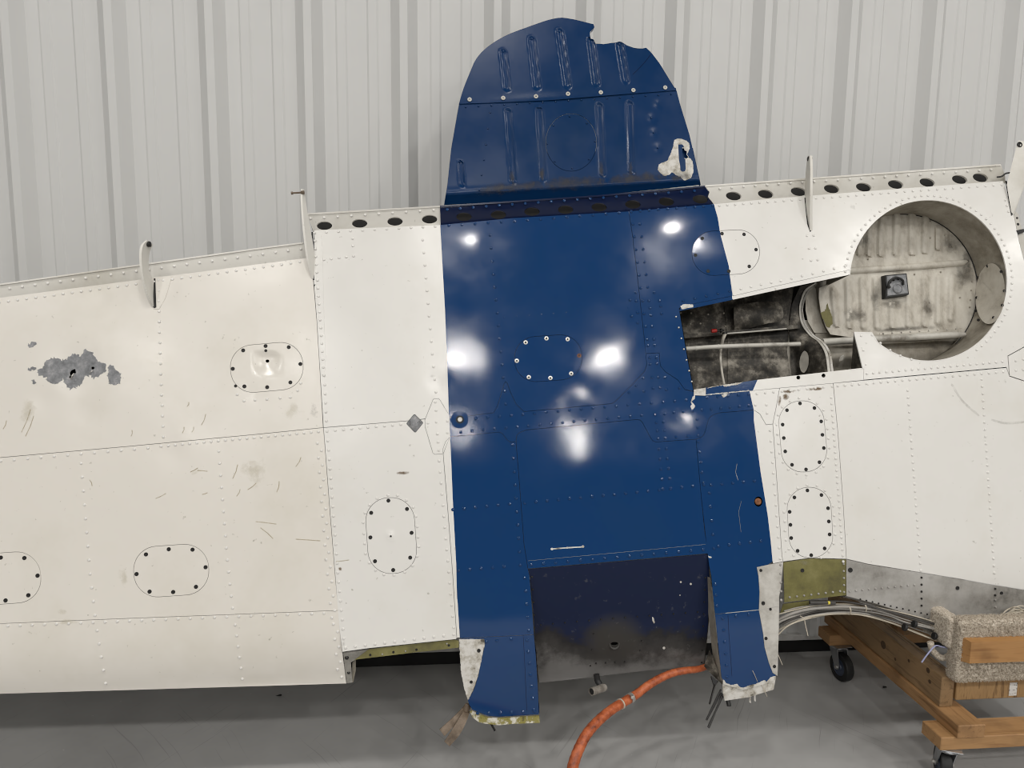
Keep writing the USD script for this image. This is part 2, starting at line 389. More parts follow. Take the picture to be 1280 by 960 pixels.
def wall_ring(line, off, depth, closed=False):
    """Web standing on a traced line and running depth metres back into the wing."""
    line = np.asarray(line, float)
    if closed: line = np.vstack([line, line[:1]])
    o = off(line[:, 0], line[:, 1]) if callable(off) else np.full(len(line), float(off))
    A = P(line[:, 0], line[:, 1], o); rows = [A - NRM * d for d in np.linspace(0, depth, 4)]
    V = np.vstack(rows); n = len(A); F = []
    for r in range(3):
        for i in range(n - 1):
            a, b = r * n + i, r * n + i + 1
            F += [[a, b, a + n], [b, b + n, a + n]]
    return trimesh.Trimesh(V, F, process=False)


def densify(pts, step=6.):
    l = LineString(pts); n = max(2, int(l.length / step) + 1)
    return np.array([l.interpolate(t, normalized=True).coords[0] for t in np.linspace(0, 1, n)])


def fbm2(x, y, s, seed=0, octaves=2):
    return meshkit.fbm(np.stack([x / s, y / s, np.full_like(x, .37)], -1), octaves, seed) - .5


DENTS = [(850, 524, 36, -.0022), (728, 602, 58, -.0030), (590, 590, 50, -.0016), (128, 382, 20, .0018), (55, 500, 16, .0022), (108, 516, 20, .0016), (255, 530, 16, .0011), (214, 568, 14, .0011), (320, 494, 12, .0014), (548, 478, 10, .0014), (95, 462, 26, .004),
         (842, 276, 40, -.0030), (884, 270, 14, -.0008), (590, 300, 26, -.0020), (725, 500, 16, .001), (835, 522, 10, .0004), (823, 510, 8, -.0004), (848, 532, 12, .0003)]


def wobble(x, y):
    """Slight oil-canning of the skins, a couple of millimetres at most."""
    x, y = np.asarray(x, float), np.asarray(y, float)
    o = .0021 * fbm2(x, y, 120., 3) + .0006 * fbm2(x, y, 34., 5)
    for cx, cy, r, d in DENTS: o = o - d * np.exp(-((x - cx) ** 2 + (y - cy) ** 2) / r ** 2)
    return o


def ramp01(v): return np.clip(v, 0, 1)


def off_skin(x, y): return wobble(x, y)


def off_nose_a(x, y):      # outer panel: rolls back around the leading edge
    u = ramp01((y - (779.5 - .0395 * x)) / 88.)
    return wobble(x, y) - .042 * u ** 2.6


def off_nose_c(x, y):      # blue leading edges left and right of the flap
    return wobble(x, y) - .036 * ramp01((y - 730) / 165.) ** 2.4


def off_flap(x, y):
    u = ramp01((y - (711.5 - .084 * (x - 660))) / 140.)
    return -.0015 + wobble(x, y) * 1.3 - .085 * u - .035 * u ** 3


def off_skirt(x, y): return wobble(x, y) - .045 * ramp01((y - 690) / 100.) ** 1.6


def off_fair_line(x): return 242 - .0575 * (x - 559)


def rows(pts, step=None, n=None):
    l = LineString(pts); n = n or max(2, int(round(l.length / step)) + 1)
    return [l.interpolate(t, normalized=True).coords[0] for t in np.linspace(0, 1, n)]


_ang = np.arange(8) * np.pi / 4


def rivets(pts, off=off_skin, r=1.9, h=.0027):
    pts = np.asarray(pts, float)
    o = off(pts[:, 0], pts[:, 1]) if callable(off) else np.full(len(pts), float(off))
    C = P(pts[:, 0], pts[:, 1], o)
    rr = r * PX
    ring = np.cos(_ang)[:, None] * SPAN + np.sin(_ang)[:, None] * CHORD
    one = np.vstack([ring * rr - NRM * .0006, ring * rr * .93 + NRM * h * .45, ring * rr * .6 + NRM * h * .88, NRM[None] * h])
    F = []
    for k in range(2):
        for j in range(8):
            a, b = k * 8 + j, k * 8 + (j + 1) % 8
            F += [[a, b, a + 8], [b, b + 8, a + 8]]
    F += [[16 + j, 16 + (j + 1) % 8, 24] for j in range(8)]
    F = np.array(F)
    # outward winding
    t = one[F[0]]; nn = np.cross(t[1] - t[0], t[2] - t[0])
    if nn @ (t.mean(0)) < 0: F = F[:, ::-1]
    V = (C[:, None] + one[None]).reshape(-1, 3)
    FF = (np.arange(len(C))[:, None, None] * len(one) + F[None]).reshape(-1, 3)
    return trimesh.Trimesh(V, FF, process=False)


def screw(px, py, off, r=2.7, hole=.55, proud=.0012):
    """Pan-head screw: rim, countersunk recess."""
    o = float(off(np.array([px]), np.array([py]))[0]) if callable(off) else off
    R = r * PX
    return lathe([(R, -.001), (R, proud * .5), (R * .86, proud), (R * hole, proud * .9), (R * hole * .75, .0003), (0, .0003)], P(px, py, o), NRM, 12)


def rot(pts, c, deg):
    a = math.radians(deg); x, y = np.asarray(pts, float).T - np.array(c)[:, None]
    return np.stack([c[0] + x * math.cos(a) - y * math.sin(a), c[1] + x * math.sin(a) + y * math.cos(a)], 1)


def oval(x0, y0, x1, y1, r, deg=-4., n=10):
    """Rounded rectangle of a hand-hole cover."""
    pts = []
    for cx, cy, a in ((x1 - r, y1 - r, 0), (x0 + r, y1 - r, 90), (x0 + r, y0 + r, 180), (x1 - r, y0 + r, 270)):
        for t in np.linspace(0, 90, n): pts.append((cx + r * math.cos(math.radians(a + t)), cy + r * math.sin(math.radians(a + t))))
    return Polygon(rot(pts, ((x0 + x1) / 2, (y0 + y1) / 2), deg))


def ellipse(cx, cy, rx, ry, deg=0., n=28):
    a = np.arange(n) * 2 * np.pi / n
    return Polygon(rot(np.stack([cx + rx * np.cos(a), cy + ry * np.sin(a)], 1), (cx, cy), deg))


def ragged(pts, amp=1.2, step=2.5, seed=0):
    """Torn or flaked outline."""
    l = Polygon(pts).exterior; n = int(l.length / step); r = np.random.default_rng(seed)
    q = np.array([l.interpolate(t, normalized=True).coords[0] for t in np.linspace(0, 1, n, endpoint=False)])
    return Polygon(q + r.normal(0, amp * .5, q.shape)).buffer(0)


def zc(pts, x0, y0, k=4.): return [(x0 + a / k, y0 + b / k) for a, b in pts]

# ================================================================== THE SETTING
S = dict(kind='structure')
x0r, x1r, y1r, zr = ROOM['x0'], ROOM['x1'], ROOM['y1'], ROOM['z']
obj('floor', cbox((x0r - .2, y1r - .2, -.12), (x1r + .2, .12, 0), .004), FLOOR, smooth=False, **S)
obj('ceiling', cbox((x0r - .2, y1r - .2, zr), (x1r + .2, .12, zr + .12), .004), CEIL, smooth=False, **S)
obj('wall_left', cbox((x0r - .12, y1r, 0), (x0r, 0, zr), .004), HANGAR, smooth=False, **S)
obj('wall_right', cbox((x1r, y1r, 0), (x1r + .12, 0, zr), .004), HANGAR, smooth=False, **S)
obj('wall_front', cbox((x0r - .12, y1r - .12, 0), (x1r + .12, y1r, zr), .004), HANGAR, smooth=False, **S)
wallb = thing('wall_back', None, None, (0, 0, 0), **S)


def wall_sheet(x0, k0, nrib, zlo, zhi):
    """One ribbed steel wall sheet: three tall ribs, two low stiffening ribs in each pan."""
    prof = [(x0 + (k0 - .5) * RIBP, 0)]
    for k in range(k0, k0 + nrib):
        c = x0 + k * RIBP
        prof += [(c - .0435, 0), (c - .0125, .032), (c + .0125, .032), (c + .0435, 0)]
        for fr in (.335, .665):
            m = c + fr * RIBP
            if k == k0 + nrib - 1 and fr > .5: continue
            prof += [(m - .019, 0), (m - .013, .0035), (m + .013, .0035), (m + .019, 0)]
    pre = [(x0 + k0 * RIBP - .335 * RIBP + d, h) for d, h in ((-.019, 0), (-.013, .0035), (.013, .0035), (.019, 0))]
    prof = [prof[0]] + pre + prof[1:] + [(x0 + (k0 + nrib - .5) * RIBP, 0)]
    p = np.array(prof); n = len(p)
    V = np.vstack([np.c_[p[:, 0], -p[:, 1], np.full(n, zlo)], np.c_[p[:, 0], -p[:, 1], np.full(n, zhi)],
                   np.c_[p[:, 0], -p[:, 1] + .001, np.full(n, zlo)], np.c_[p[:, 0], -p[:, 1] + .001, np.full(n, zhi)]])
    F = []
    for i in range(n - 1):
        F += [[i, i + 1, i + n], [i + 1, i + 1 + n, i + n], [i + 2 * n, i + 3 * n, i + 1 + 2 * n], [i + 1 + 2 * n, i + 3 * n, i + 1 + 3 * n]]
    return trimesh.Trimesh(V, F, process=False)


for k in range(-22, 34, 3):
    obj('wall_panel', wall_sheet(RIB0, k, 3, .0725, zr), WALLP, wallb, smooth=False)
obj('wall_backing', cbox((x0r, .002, .0), (x1r, .12, zr), .002), WALLP, wallb, smooth=False)
obj('trim_1', cbox((x0r, -.020, .052), (x1r, .0, .072), .0008), TRIMP, smooth=False, **S)
obj('baseboard_back', cbox((x0r, -.012, 0), (x1r, .002, .050), .001), KERB, smooth=False, **S)

# ================================================================== THE WING
wing = thing('aircraft_wing', 'damaged white and blue riveted aircraft wing standing on its leading edge, leaning against the wall', 'aircraft wing', hitZ(560, 860, .2) * [1, 1, 0] + [0, 0, .2])

O = Polygon([(849, 388), (916, 374.5), (960, 364.5), (1062, 343)] +
            [(1160.5 + 98.5 * math.cos(a), 350.5 + 100.5 * math.sin(a)) for a in np.radians(np.linspace(184, 360 + 130, 70))] +
            [(1090, 415.5), (1068, 415), (1079, 460), (960, 473.2), (945, 475), (880, 485), (867.5, 487)])
SLOT_IN = O
covers = {   # name: outline, screws, off
    1: oval(288, 429.5, 379, 489, 28, -5), 2: oval(167, 681.5, 261, 745, 30, -4), 3: oval(-43, 691, 51, 755, 30, -4),
    4: oval(458.5, 622, 519.5, 717, 29, -4), 5: oval(643, 419.5, 727.5, 476, 27, -4), 6: oval(865, 288, 949.5, 343.5, 27, -3),
    7: oval(975, 501, 1032, 590, 27, -5), 8: oval(985, 609, 1040, 697.5, 27, -3.5)}
HOLES = [Polygon([(89, 463), (94, 461), (95, 466), (92, 468), (91, 472), (88, 470), (87, 466)]), ellipse(116, 460, 2, 1.8), Polygon([(87, 470), (89, 470), (88, 473), (86, 472)]),
         ellipse(334.3, 451.3, 2.3, 1.9), ellipse(768, 804.5, 4.6, 2.0, -4), ellipse(948, 627, 5.2, 6.2), ellipse(998, 472, 2.5, 2.5), ellipse(1029.5, 469.5, 2.5, 2.5)]
HEXL = Polygon([(541.5, 499), (548, 498), (550, 500), (561.5, 519), (562.5, 546), (557, 552), (554, 560), (553, 567.5), (543.5, 568), (541, 566), (531.5, 534), (531, 525)])
HEXR = Polygon([(1260, 445), (1280, 434), (1330, 430), (1330, 482), (1280, 476), (1262, 470)])
DIAM = Polygon([(518, 517.5), (529, 528.5), (519, 541), (508, 529.5)]).buffer(-1.5).buffer(1.5)
CUT = unary_union([c.buffer(.25) for c in covers.values()] + [HEXL.buffer(.2), HEXR.buffer(.6), DIAM.buffer(.3)] + HOLES)

BOUND_R = [(892.5, 255), (897.5, 272.5), (901, 295), (911, 332.5), (916, 374)]
BOUND_G = [(942.5, 512.5), (942.5, 525), (951, 590), (960, 645), (963.7, 677), (966, 702)]
SEAM1 = [(-420, 607), (0, 572), (160, 558), (320, 543), (404.3, 534.5)]
SEAM2 = [(-420, 797), (0, 779.5), (160, 773), (320, 767), (423, 763)]
C1 = [(550, 281), (640, 272.5), (786, 264), (790, 290), (797.5, 352.5), (805, 420), (808.5, 455), (806, 464), (790, 481), (769, 502), (765, 504.5), (655, 514.5), (645, 505), (638, 490),
      (634, 479), (632, 477), (630, 480), (629, 484), (622, 507), (617, 516), (589, 519.5), (561, 522), (559, 460), (556, 387), (552.5, 325)]
C2 = [(645, 552), (646, 544), (649, 541), (657.5, 537.5), (795, 524.5), (800, 525), (803, 528), (813, 547), (816, 551), (820, 552.5), (870, 549), (876, 615), (881, 665), (885.5, 692), (660, 711), (655, 680), (649, 600)]
DW = [(561, 522), (589, 519.5), (617, 516), (622, 507), (629, 484), (630, 480), (632, 477), (634, 479), (638, 490), (645, 505), (655, 514.5), (765, 504.5), (769, 502), (790, 481), (806, 464), (808.5, 455), (807, 442),
      (824, 441), (825.5, 457.5), (832, 465), (847.5, 475), (856, 487), (867, 489.5), (867, 494), (882, 494.5), (937, 488.5), (942.5, 512.5), (900, 516), (892.5, 518), (887, 522), (885, 526), (882, 538), (879.5, 544),
      (876, 547), (870, 549), (820, 552.5), (816, 551), (813, 547), (803, 528), (800, 525), (795, 524.5), (657.5, 537.5), (649, 541), (646, 544), (645, 552), (638, 553), (633, 549), (631, 546), (628, 542), (625, 540), (562.5, 546)]
CR = [(786, 264), (892.5, 255), (897.5, 272.5), (901, 295), (911, 332.5), (916, 370), (851, 383), (849, 386), (858, 440), (867, 489), (856, 487), (847.5, 475), (832, 465), (825.5, 457.5), (824, 441), (807, 442), (805, 420), (797.5, 352.5), (790, 290)]
FL = [(562.5, 546), (625, 540), (628, 542), (631, 546), (633, 549), (638, 553), (645, 552), (649, 600), (655, 680), (660, 711), (662, 720), (666, 770), (667.5, 793.5), (655, 794), (640, 794.8), (574.5, 797.5), (571, 745), (570, 705), (566, 630)]
FN = [(574.5, 797.5), (640, 794.8), (655, 794), (667.5, 793.5), (670, 820), (672.5, 860), (674, 893), (623, 896), (610, 895), (590, 887), (586, 880), (582, 867), (576, 840)]
TORN = [(574, 799), (605, 799), (606, 805), (602, 823), (597.5, 845), (592, 862), (585, 875), (581, 864), (576.2, 841)]
GU = [(885, 526), (887, 522), (892.5, 518), (900, 516), (942.5, 512.5)] + BOUND_G[1:] + [(960, 706), (946, 709), (948, 720), (949.4, 740), (948.6, 762.5), (907, 766.5), (893.7, 768), (892.5, 757), (889, 720), (886, 705), (883, 680), (876, 615), (870, 549), (876, 547), (879.5, 544), (882, 538)]
GN = [(893.7, 768), (907, 766.5), (948.6, 762.5), (954, 793), (955.6, 809), (961, 828.5), (966, 841), (970.6, 844), (959, 852), (948.5, 856), (927, 861), (904, 853), (901.6, 846), (899, 820)]
GW = [(942.5, 512.5), (950, 517.5), (957.5, 531), (966, 530), (971, 600), (977.5, 695), (979, 702), (966, 704.5), (966, 702)] + BOUND_G[:0:-1][1:]
FIL = [(937, 488.5), (974.5, 485), (972, 500), (966, 530), (957.5, 531), (950, 517.5), (942.5, 512.5)]
ACC = [(974.5, 485), (1041.2, 479), (1041.5, 480), (1047.5, 542), (1054, 630), (1058, 698.7), (1012, 697.5), (979, 702), (977.5, 695), (971, 600), (966, 530), (972, 500)]
RL = [(1041.5, 479), (1079, 475.5), (1258, 459.5), (1262, 470), (1280, 476), (1345, 474), (1345, 747), (1280, 737), (1233, 729.6), (1202, 724), (1160, 717), (1085, 705), (1058, 698.7), (1054, 630), (1047.5, 542)]
RU = Polygon(BOUND_R[:4] + [(916, 369)] + [(940, 400), (1000, 440), (1066, 420), (1079, 460), (1079.7, 475), (1258, 459), (1262, 470), (1316, 470), (1312, 456), (1280, 325), (1274, 302), (1268, 272), (1254, 226), (1180, 231.5), (1100, 237.5), (960, 248.5)])
EDGE_TOP = Polygon([(849, 389), (916, 374.6), (960, 365), (1062, 343.3), (1061.5, 337.5), (960, 360), (917, 370), (851, 383)])
RU = RU.difference(O)
UND = Polygon([(867.5, 487), (880, 485), (945, 475), (1050, 463), (1079, 460), (1079.5, 475), (1040, 479), (973, 485), (937, 488.5), (882, 494.5), (867.5, 494)])
UND_BLUE = UND.intersection(Polygon([(882.5, 470), (949, 470), (938, 495), (882.5, 500)]))
UND_END = UND.intersection(sbox(860, 470, 882.2, 500))
UND_WHITE = UND.difference(Polygon([(860, 470), (949, 470), (938, 495), (860, 500)]))

skins = [  # (polygon, material, off, label)
    ([(-420, 421), (0, 372), (385, 322), (391.5, 349), (396, 400), (400, 465), (404, 534)] + SEAM1[::-1], WHITEOUT, off_skin, None),
    (SEAM1 + [(406, 555), (412.5, 640), (419, 720), (423, 763)] + SEAM2[::-1], WHITEOUT, off_skin, None),
    (SEAM2 + [(424.5, 785), (428, 814), (433, 854.5), (320, 858), (0, 867.5), (-420, 878)], WHITEOUT, off_nose_a, None),
    ([(393, 287.5), (550, 281), (552.5, 325), (556, 387), (559, 460), (561, 520), (510, 526), (404.3, 534.5), (400, 465), (396, 400), (391.8, 349)], WHITE, off_skin, None),
    ([(404.3, 534.5), (510, 526), (561, 520.5), (562.5, 546), (554, 567.5), (560, 640), (566, 720), (571, 797.5), (570, 799), (460, 810.5), (428, 815), (424, 785), (419, 720), (412.5, 640), (406, 555)], WHITE, off_skin, None),
    ([(554, 567.5), (562, 546), (562.5, 555), (566, 630), (570, 705), (571, 745), (574.2, 797), (571, 797.5), (566, 720), (560, 640)], WHITE, off_skin, None),
    (C1, BLUE, off_skin, 'large blue skin panel'), (C2, BLUE, off_skin, None), (DW, BLUE, off_skin, 'blue spar joint plate with rivet rows'), (CR, BLUE, off_skin, None), (FL, BLUE, off_nose_c, None),
    (Polygon(FN).difference(Polygon(TORN).buffer(.2)), BLUE, off_nose_c, 'blue leading edge nose skin'), (GU, BLUE, off_nose_c, None), (GN, BLUE, off_nose_c, None),
    (GW, WHITE, off_nose_c, None), (FIL, WHITE, off_skin, None), (ACC, WHITE, off_skin, None), (RL, WHITE, off_skirt, None),
    (RU, WHITE, off_skin, 'white skin panel cut out for the round wheel well')]
NOBUF = {id(x) for x in (GW,)}
for poly, m, off, label in skins:
    p = poly if isinstance(poly, Polygon) or isinstance(poly, MultiPolygon) else Polygon(poly)
    p = p.buffer(0)
    blueside = m is BLUE
    p = p.buffer(-.27, join_style=2).difference(CUT)
    if poly is RU or poly is CR: p = p.difference(EDGE_TOP.buffer(.35))
    obj('skin_panel', sheet(p, off, .0016, 5. if poly is DW else 7.), m, wing, label)
# painted edges meet without a gap: narrow filler under the colour change on the continuous sheets
for line, m in ((BOUND_R, WHITE), (BOUND_G, WHITE), ([(937, 488.5), (942.5, 512.5)], WHITE), ([(550, 281), (552.5, 325), (556, 387), (559, 460), (561, 520), (562.5, 546), (566, 630), (570, 705), (571, 745), (574.2, 797)], WHITE)):
    o = off_nose_c if line is BOUND_G else off_skin
    obj('joint_strip', sheet(LineString(line).buffer(.55, cap_style=2), lambda x, y, o=o: o(x, y) - .0002, .0014, 9.), m, wing)
for p, m in ((EDGE_TOP.intersection(sbox(840, 300, 916, 400)), BLUE), (EDGE_TOP.intersection(sbox(916.2, 300, 1070, 400)), WHITE)):
    obj('slot_edge_strip', sheet(p, lambda x, y: wobble(x, y) - .0004, .003, 9.), m, wing)
obj('slot_lower_strip', sheet(UND_BLUE, off_skin, .003, 9.), BLUE, wing, 'blue strip below the slot')
obj('slot_lower_strip', sheet(UND_WHITE.difference(CUT), off_skin, .003, 9.), WHITE, wing)
obj('slot_end_tab', sheet(UND_END, lambda x, y: wobble(x, y) + .002, .003, 9.), CHIPWHITE, wing, 'chipped bare end tab')
obj('fitting_plate', sheet(HEXL.buffer(-.2), lambda x, y: wobble(x, y) + .0008, .002, 9.), WHITE, wing)
obj('fitting_plate', sheet(HEXR.buffer(-.4), lambda x, y: wobble(x, y) + .0015, .003, 9.), WHITE, wing)
obj('doubler_strip', sheet([(397, 293), (401.5, 293), (403, 316), (405, 395), (407, 445), (405.5, 471), (402, 468), (398.5, 400), (394.5, 330)], lambda x, y: wobble(x, y) + .0012, .0014, 9.), WHITE, wing)
dp = obj('diamond_plate', sheet(DIAM.buffer(-.3), lambda x, y: wobble(x, y) + .003 - .00045 * np.hypot(x - 518.5, y - 529), .004, 3.), PRIMER, wing, 'bare metal diamond plate')
obj('stamped_mark', rivets([(512.5, 527), (512.7, 529), (512.5, 531), (522.5, 528), (525, 528.5), (524, 526.5)], lambda x, y: wobble(x, y) + .001, .55, .0008), SCREWD, dp, kind='stuff')

# ---- closed box behind the skins: dark frame close under the joints, upper skin against the wall, webs between
OUTER = Polygon([(-420, 421), (0, 372), (385, 322), (392, 289), (550, 281), (640, 272.5), (892.5, 255), (1100, 237.5), (1254, 226), (1268, 272), (1280, 325), (1312, 456), (1345, 480), (1345, 700), (1058, 697), (979, 700), (895, 745), (889, 700),
                 (660, 716), (664, 770), (576, 795), (460, 808), (428, 813), (422, 762), (160, 771), (0, 778), (-420, 795)])
FRAME = OUTER.buffer(-2).difference(O.buffer(3)).difference(unary_union([h.buffer(5) for h in HOLES]))
obj('inner_frame', sheet(FRAME, lambda x, y: wobble(x, y) - .009, .002, 20.), PRIMER, wing)
def behind(poly, depth, th=.002):
    m = sheet(poly, -.009, th, 40.); m.apply_translation(-NRM * depth); return m


obj('upper_skin', behind(OUTER.buffer(-2.6), .170), WHITE, wing)
obj('upper_skin_lining', behind(OUTER.buffer(-3.4), .165), INNER, wing, 'inside of the upper skin with the interior shade painted in')
ring = densify(list(OUTER.buffer(-3).exterior.coords), 10)
obj('edge_web', wall_ring(ring, lambda x, y: wobble(x, y) - .011, .165, True), WHITE, wing)

# ---- rolled leading edges close towards the wall


def lip(line, off, depth, rise):
    A = P(np.array(line)[:, 0], np.array(line)[:, 1], off(np.array(line)[:, 0], np.array(line)[:, 1]))
    rows_ = []
    for t in np.linspace(0, 1, 6): rows_.append(A - NRM * depth * t - CHORD * (rise * 1.0 * math.sin(math.pi * t) - rise * 2.2 * t * t))
    V = np.vstack(rows_); n = len(A); F = []
    for r in range(5):
        for i in range(n - 1):
            a, b = r * n + i, r * n + i + 1
            F += [[a, b, a + n], [b, b + n, a + n]]
    return trimesh.Trimesh(V, F, process=False)


obj('leading_edge_lip', lip(densify([(-420, 877.8), (0, 867.3), (320, 857.8), (432.8, 854.3)], 12), off_nose_a, .11, .010), WHITE, wing)
obj('leading_edge_lip', lip(densify([(586, 880), (590, 887), (610, 895), (623, 896), (674, 893)], 6), off_nose_c, .05, .006), SHADEBLUE, wing)
obj('leading_edge_lip', lip(densify([(904, 853), (927, 861), (948.5, 856), (970, 844)], 6), off_nose_c, .05, .006), CHIPWHITE, wing)
obj('leading_edge_lip', lip(densify([(1058, 745), (1097, 755), (1142, 770), (1196, 781), (1345, 781)], 8), off_skirt, .10, .012), ALU, wing)

# ---- rear cove: strips pierced by lightening holes between the skin edge and the flange


def off_cove(y0, x0, sl):
    return lambda x, y: -.030 + .022 * ramp01((y0 + sl * (x - x0) - y) / 24.)


hA = [(405.5, 282, 0), (449.5, 279.2, 0), (493.7, 276.7, 0), (537, 274, 0)]
hB = [(580, 271, 0), (623, 268.5, 0), (665, 264.5, 0), (707, 262, 0), (749, 259, 2), (791, 255.5, 3), (833, 252, 4), (875.5, 249, 5)]
hC = [(917, 245, 6), (957, 242.5, 8), (998, 239.5, 9), (1039.5, 236, 9), (1079.5, 234, 10), (1119.5, 230.5, 10), (1159, 228, 11), (1199.5, 224.3, 11), (1225.5, 222, 11)]
EL = lambda L: unary_union([ellipse(x, y, 9.6, 5.3, a) for x, y, a in L])
cove = [([(384, 267.5), (550, 258), (551, 284), (392, 290)], hA, COVEWHITE, 'white cove strip pierced by oval holes'),
        ([(550, 258), (740, 245.5), (881, 233), (886, 240), (884, 246), (889, 252), (893, 258), (786, 267), (640, 275.5), (551, 284)], hB, SHADEBLUE, 'blue cove strip with painted shade, pierced by oval holes'),
        ([(881.5, 232.5), (960, 227), (1251, 206), (1256, 218), (1257, 229), (1180, 234.5), (1100, 240.5), (960, 251.5), (894, 257.5), (890, 252), (885, 246), (887, 240)], hC, COVEWHITE, 'white cove strip pierced by oval holes')]
for p, hs, m, lab in cove:
    x0, y0 = p[0][0], p[-1][1] if m is not SHADEBLUE else 284
    oc = off_cove(286, 470, -.0665) if p[0][0] < 500 else off_cove(274, 700, -.0745)
    s = obj('cove_strip', sheet(Polygon(p).difference(EL(hs)), oc, .0015, 9.), m, wing, lab)
    obj('hole_rim', joined([wall_ring(list(ellipse(x, y, 9.6, 5.3, a).exterior.coords), oc, .006) for x, y, a in hs]), m, s, kind='stuff')
    obj('top_flange', sheet(LineString([q for q in p[:3] if q[1] < 268.0]).buffer(1.0, cap_style=2), lambda x, y, oc=oc: oc(x, y) + .002, .006, 9.), m, s)
obj('cove_strip', sheet([(-420, 404.5), (0, 355.5), (320, 311), (379, 303.5), (386, 323), (0, 373), (-420, 422)], lambda x, y: -.016 + .010 * ramp01((372 - .13 * x - y) / 16.), .0015, 9.), COVEWHITE, wing)
obj('top_flange', sheet(LineString([(-420, 404.5), (0, 355.5), (320, 311), (379, 303.5)]).buffer(.9, cap_style=2), -.003, .006, 9.), COVEWHITE, wing)
obj('cove_back', sheet([(386, 272), (550, 264), (740, 252), (881, 239), (1245, 214), (1250, 232), (1100, 243), (893, 260), (640, 278), (392, 292)], -.085, .002, 30.), INNER, wing)  # dark sheet paints the shade seen through the oval holes

# ---- rivets
W, B = [], []
add = W.append
addb = B.append
add((rows([(-400, 424), (10, 376.5), (320, 335), (375, 327.5)], 11.5), off_skin))
co = lambda x, y: -.016 + .010 * ramp01((372 - .13 * x - y) / 16.)
add((rows([(-400, 408.5), (10, 360.7), (314, 319.5), (376, 311)], 16), co))
add((rows([(-400, 609), (14, 575), (185, 560)], 17), off_skin)); add((rows([(201.5, 557.7), (398, 539.5)], 9), off_skin)); add((rows([(409, 538.7), (501, 530.5)], 10.3), off_skin))
add((rows([(-400, 799.5), (7, 782.5), (309, 770), (405, 766.5)], 15.1), off_nose_a))
add((rows([(198.2, 350), (199.5, 413), (201, 466), (204.3, 546)], 13), off_skin))
add((rows([(101.5, 579), (113, 719.5), (119, 769)], 17), off_skin)); add((rows([(121.5, 788), (132, 854)], 16.6), off_nose_a))
add((rows([(273.5, 564), (285, 709), (291, 760)], 14.8), off_skin)); add((rows([(294, 781), (303, 848.5)], 14), off_nose_a))
add((rows([(393, 291), (398, 366), (405, 469)], 10), lambda x, y: wobble(x, y) + .0012))
add((rows([(406, 481), (408, 526)], 11), off_skin)); add((rows([(409, 539), (422.5, 718), (430, 798)], 11.8), off_skin))
z = rows([(399, 554), (409, 690), (417, 772)], 9.3); add(([(x + (2.2 if i % 2 else -2.2), y) for i, (x, y) in enumerate(z)], off_skin))
z = rows([(419, 780), (425, 846)], 9.3); add(([(x + (2.2 if i % 2 else -2.2), y) for i, (x, y) in enumerate(z)], off_nose_a))
add(([(296.5, 493), (305, 501), (319, 500), (334, 499), (350, 497.5), (363, 496.5), (372, 488), (376, 479)], off_skin))
add((rows([(393, 291), (544, 283)], 15), off_skin)); add(([(440.7, 298), (441.2, 307), (442, 320), (433, 321), (424, 322), (414, 323.5), (405, 324.5)], off_skin))
oc1, oc2 = off_cove(286, 470, -.0665), off_cove(274, 700, -.0745)
add((rows([(388, 273), (542, 262.5)], 16.3), oc1))
add((rows([(528.5, 300), (542, 462), (545, 490)], 16), off_skin)); add((rows([(549, 576), (561, 715), (567, 784)], 14), off_skin)); add((rows([(432, 809.5), (567, 793)], 12.5), off_skin))
add((zc([(896, 90), (900, 131), (860, 194), (902, 190), (957, 185), (957, 243), (907, 249), (910, 290), (914, 331)], 320, 480), lambda x, y: wobble(x, y) + .0008))
add((zc([(606, 572), (660, 555), (708, 557), (752, 580), (786, 615), (801, 661), (806, 712), (810, 765), (814, 812), (806, 860), (783, 907), (743, 940), (690, 955), (640, 952), (598, 930), (566, 893), (548, 847), (544, 797), (540, 747), (536, 692), (545, 643), (568, 604)], 320, 480), off_skin))
# white, right of the stripe
add((rows([(900, 235.5), (976, 229.5), (1239, 212)], 14.7), oc2)); add((rows([(899, 257), (1130, 239.5), (1252, 231)], 10), off_skin))
add(([(1060.5 + 98.5 + 104.5 * math.cos(a) + 1.5, 350.5 + 106 * math.sin(a)) for a in np.radians(np.arange(186, 418, 4.4))], off_skin))
add((zc([(98, 418), (180, 413), (115, 527), (130, 632), (243, 473), (316, 527), (393, 568), (475, 595)], 1060, 350, 6), off_skin))
add((zc([(195, 218), (228, 217), (205, 282), (237, 281), (215, 343), (248, 340)], 960, 240), off_skin))
add((rows([(976, 351), (1056, 332.8)], 13.5), off_skin)); add((rows([(926, 361), (964, 353)], 13), off_skin))
add((rows([(1083.5, 467), (1253, 452)], 8.2), off_skin)); add((rows([(1047, 482.3), (1065, 481), (1254, 464.7)], 9), off_skin)); add((rows([(946, 492), (1040, 483)], 10.4), off_skin))
add((zc([(1217, 105), (1272, 104), (1275, 146), (960, 0)], 640, 480)[:3], off_skin))
add((rows([(1134.5, 488), (1151, 713)], 9), off_skirt)); add((rows([(1227, 474), (1243, 716)], 9), off_skirt)); add((rows([(1039, 497), (1054, 702)], 7.6), off_skin)); add((rows([(962.5, 538), (975, 698)], 13.6), off_nose_c))
add((zc([(155, 70), (207, 73), (245, 96), (277, 130), (292, 176), (297, 223), (302, 272), (307, 319), (300, 368), (278, 411), (240, 440), (192, 454), (144, 447), (101, 427), (75, 391), (58, 346), (52, 298), (47, 251), (43, 203), (50, 155), (71, 115), (110, 85)], 960, 480), off_skin))
add((zc([(195, 505), (245, 508), (285, 532), (312, 564), (326, 610), (330, 657), (334, 706), (336, 752), (328, 797), (304, 838), (265, 868), (128, 857), (104, 825), (90, 780), (86, 733), (84, 687), (80, 640), (87, 594), (110, 550), (148, 520)], 960, 480), off_skin))
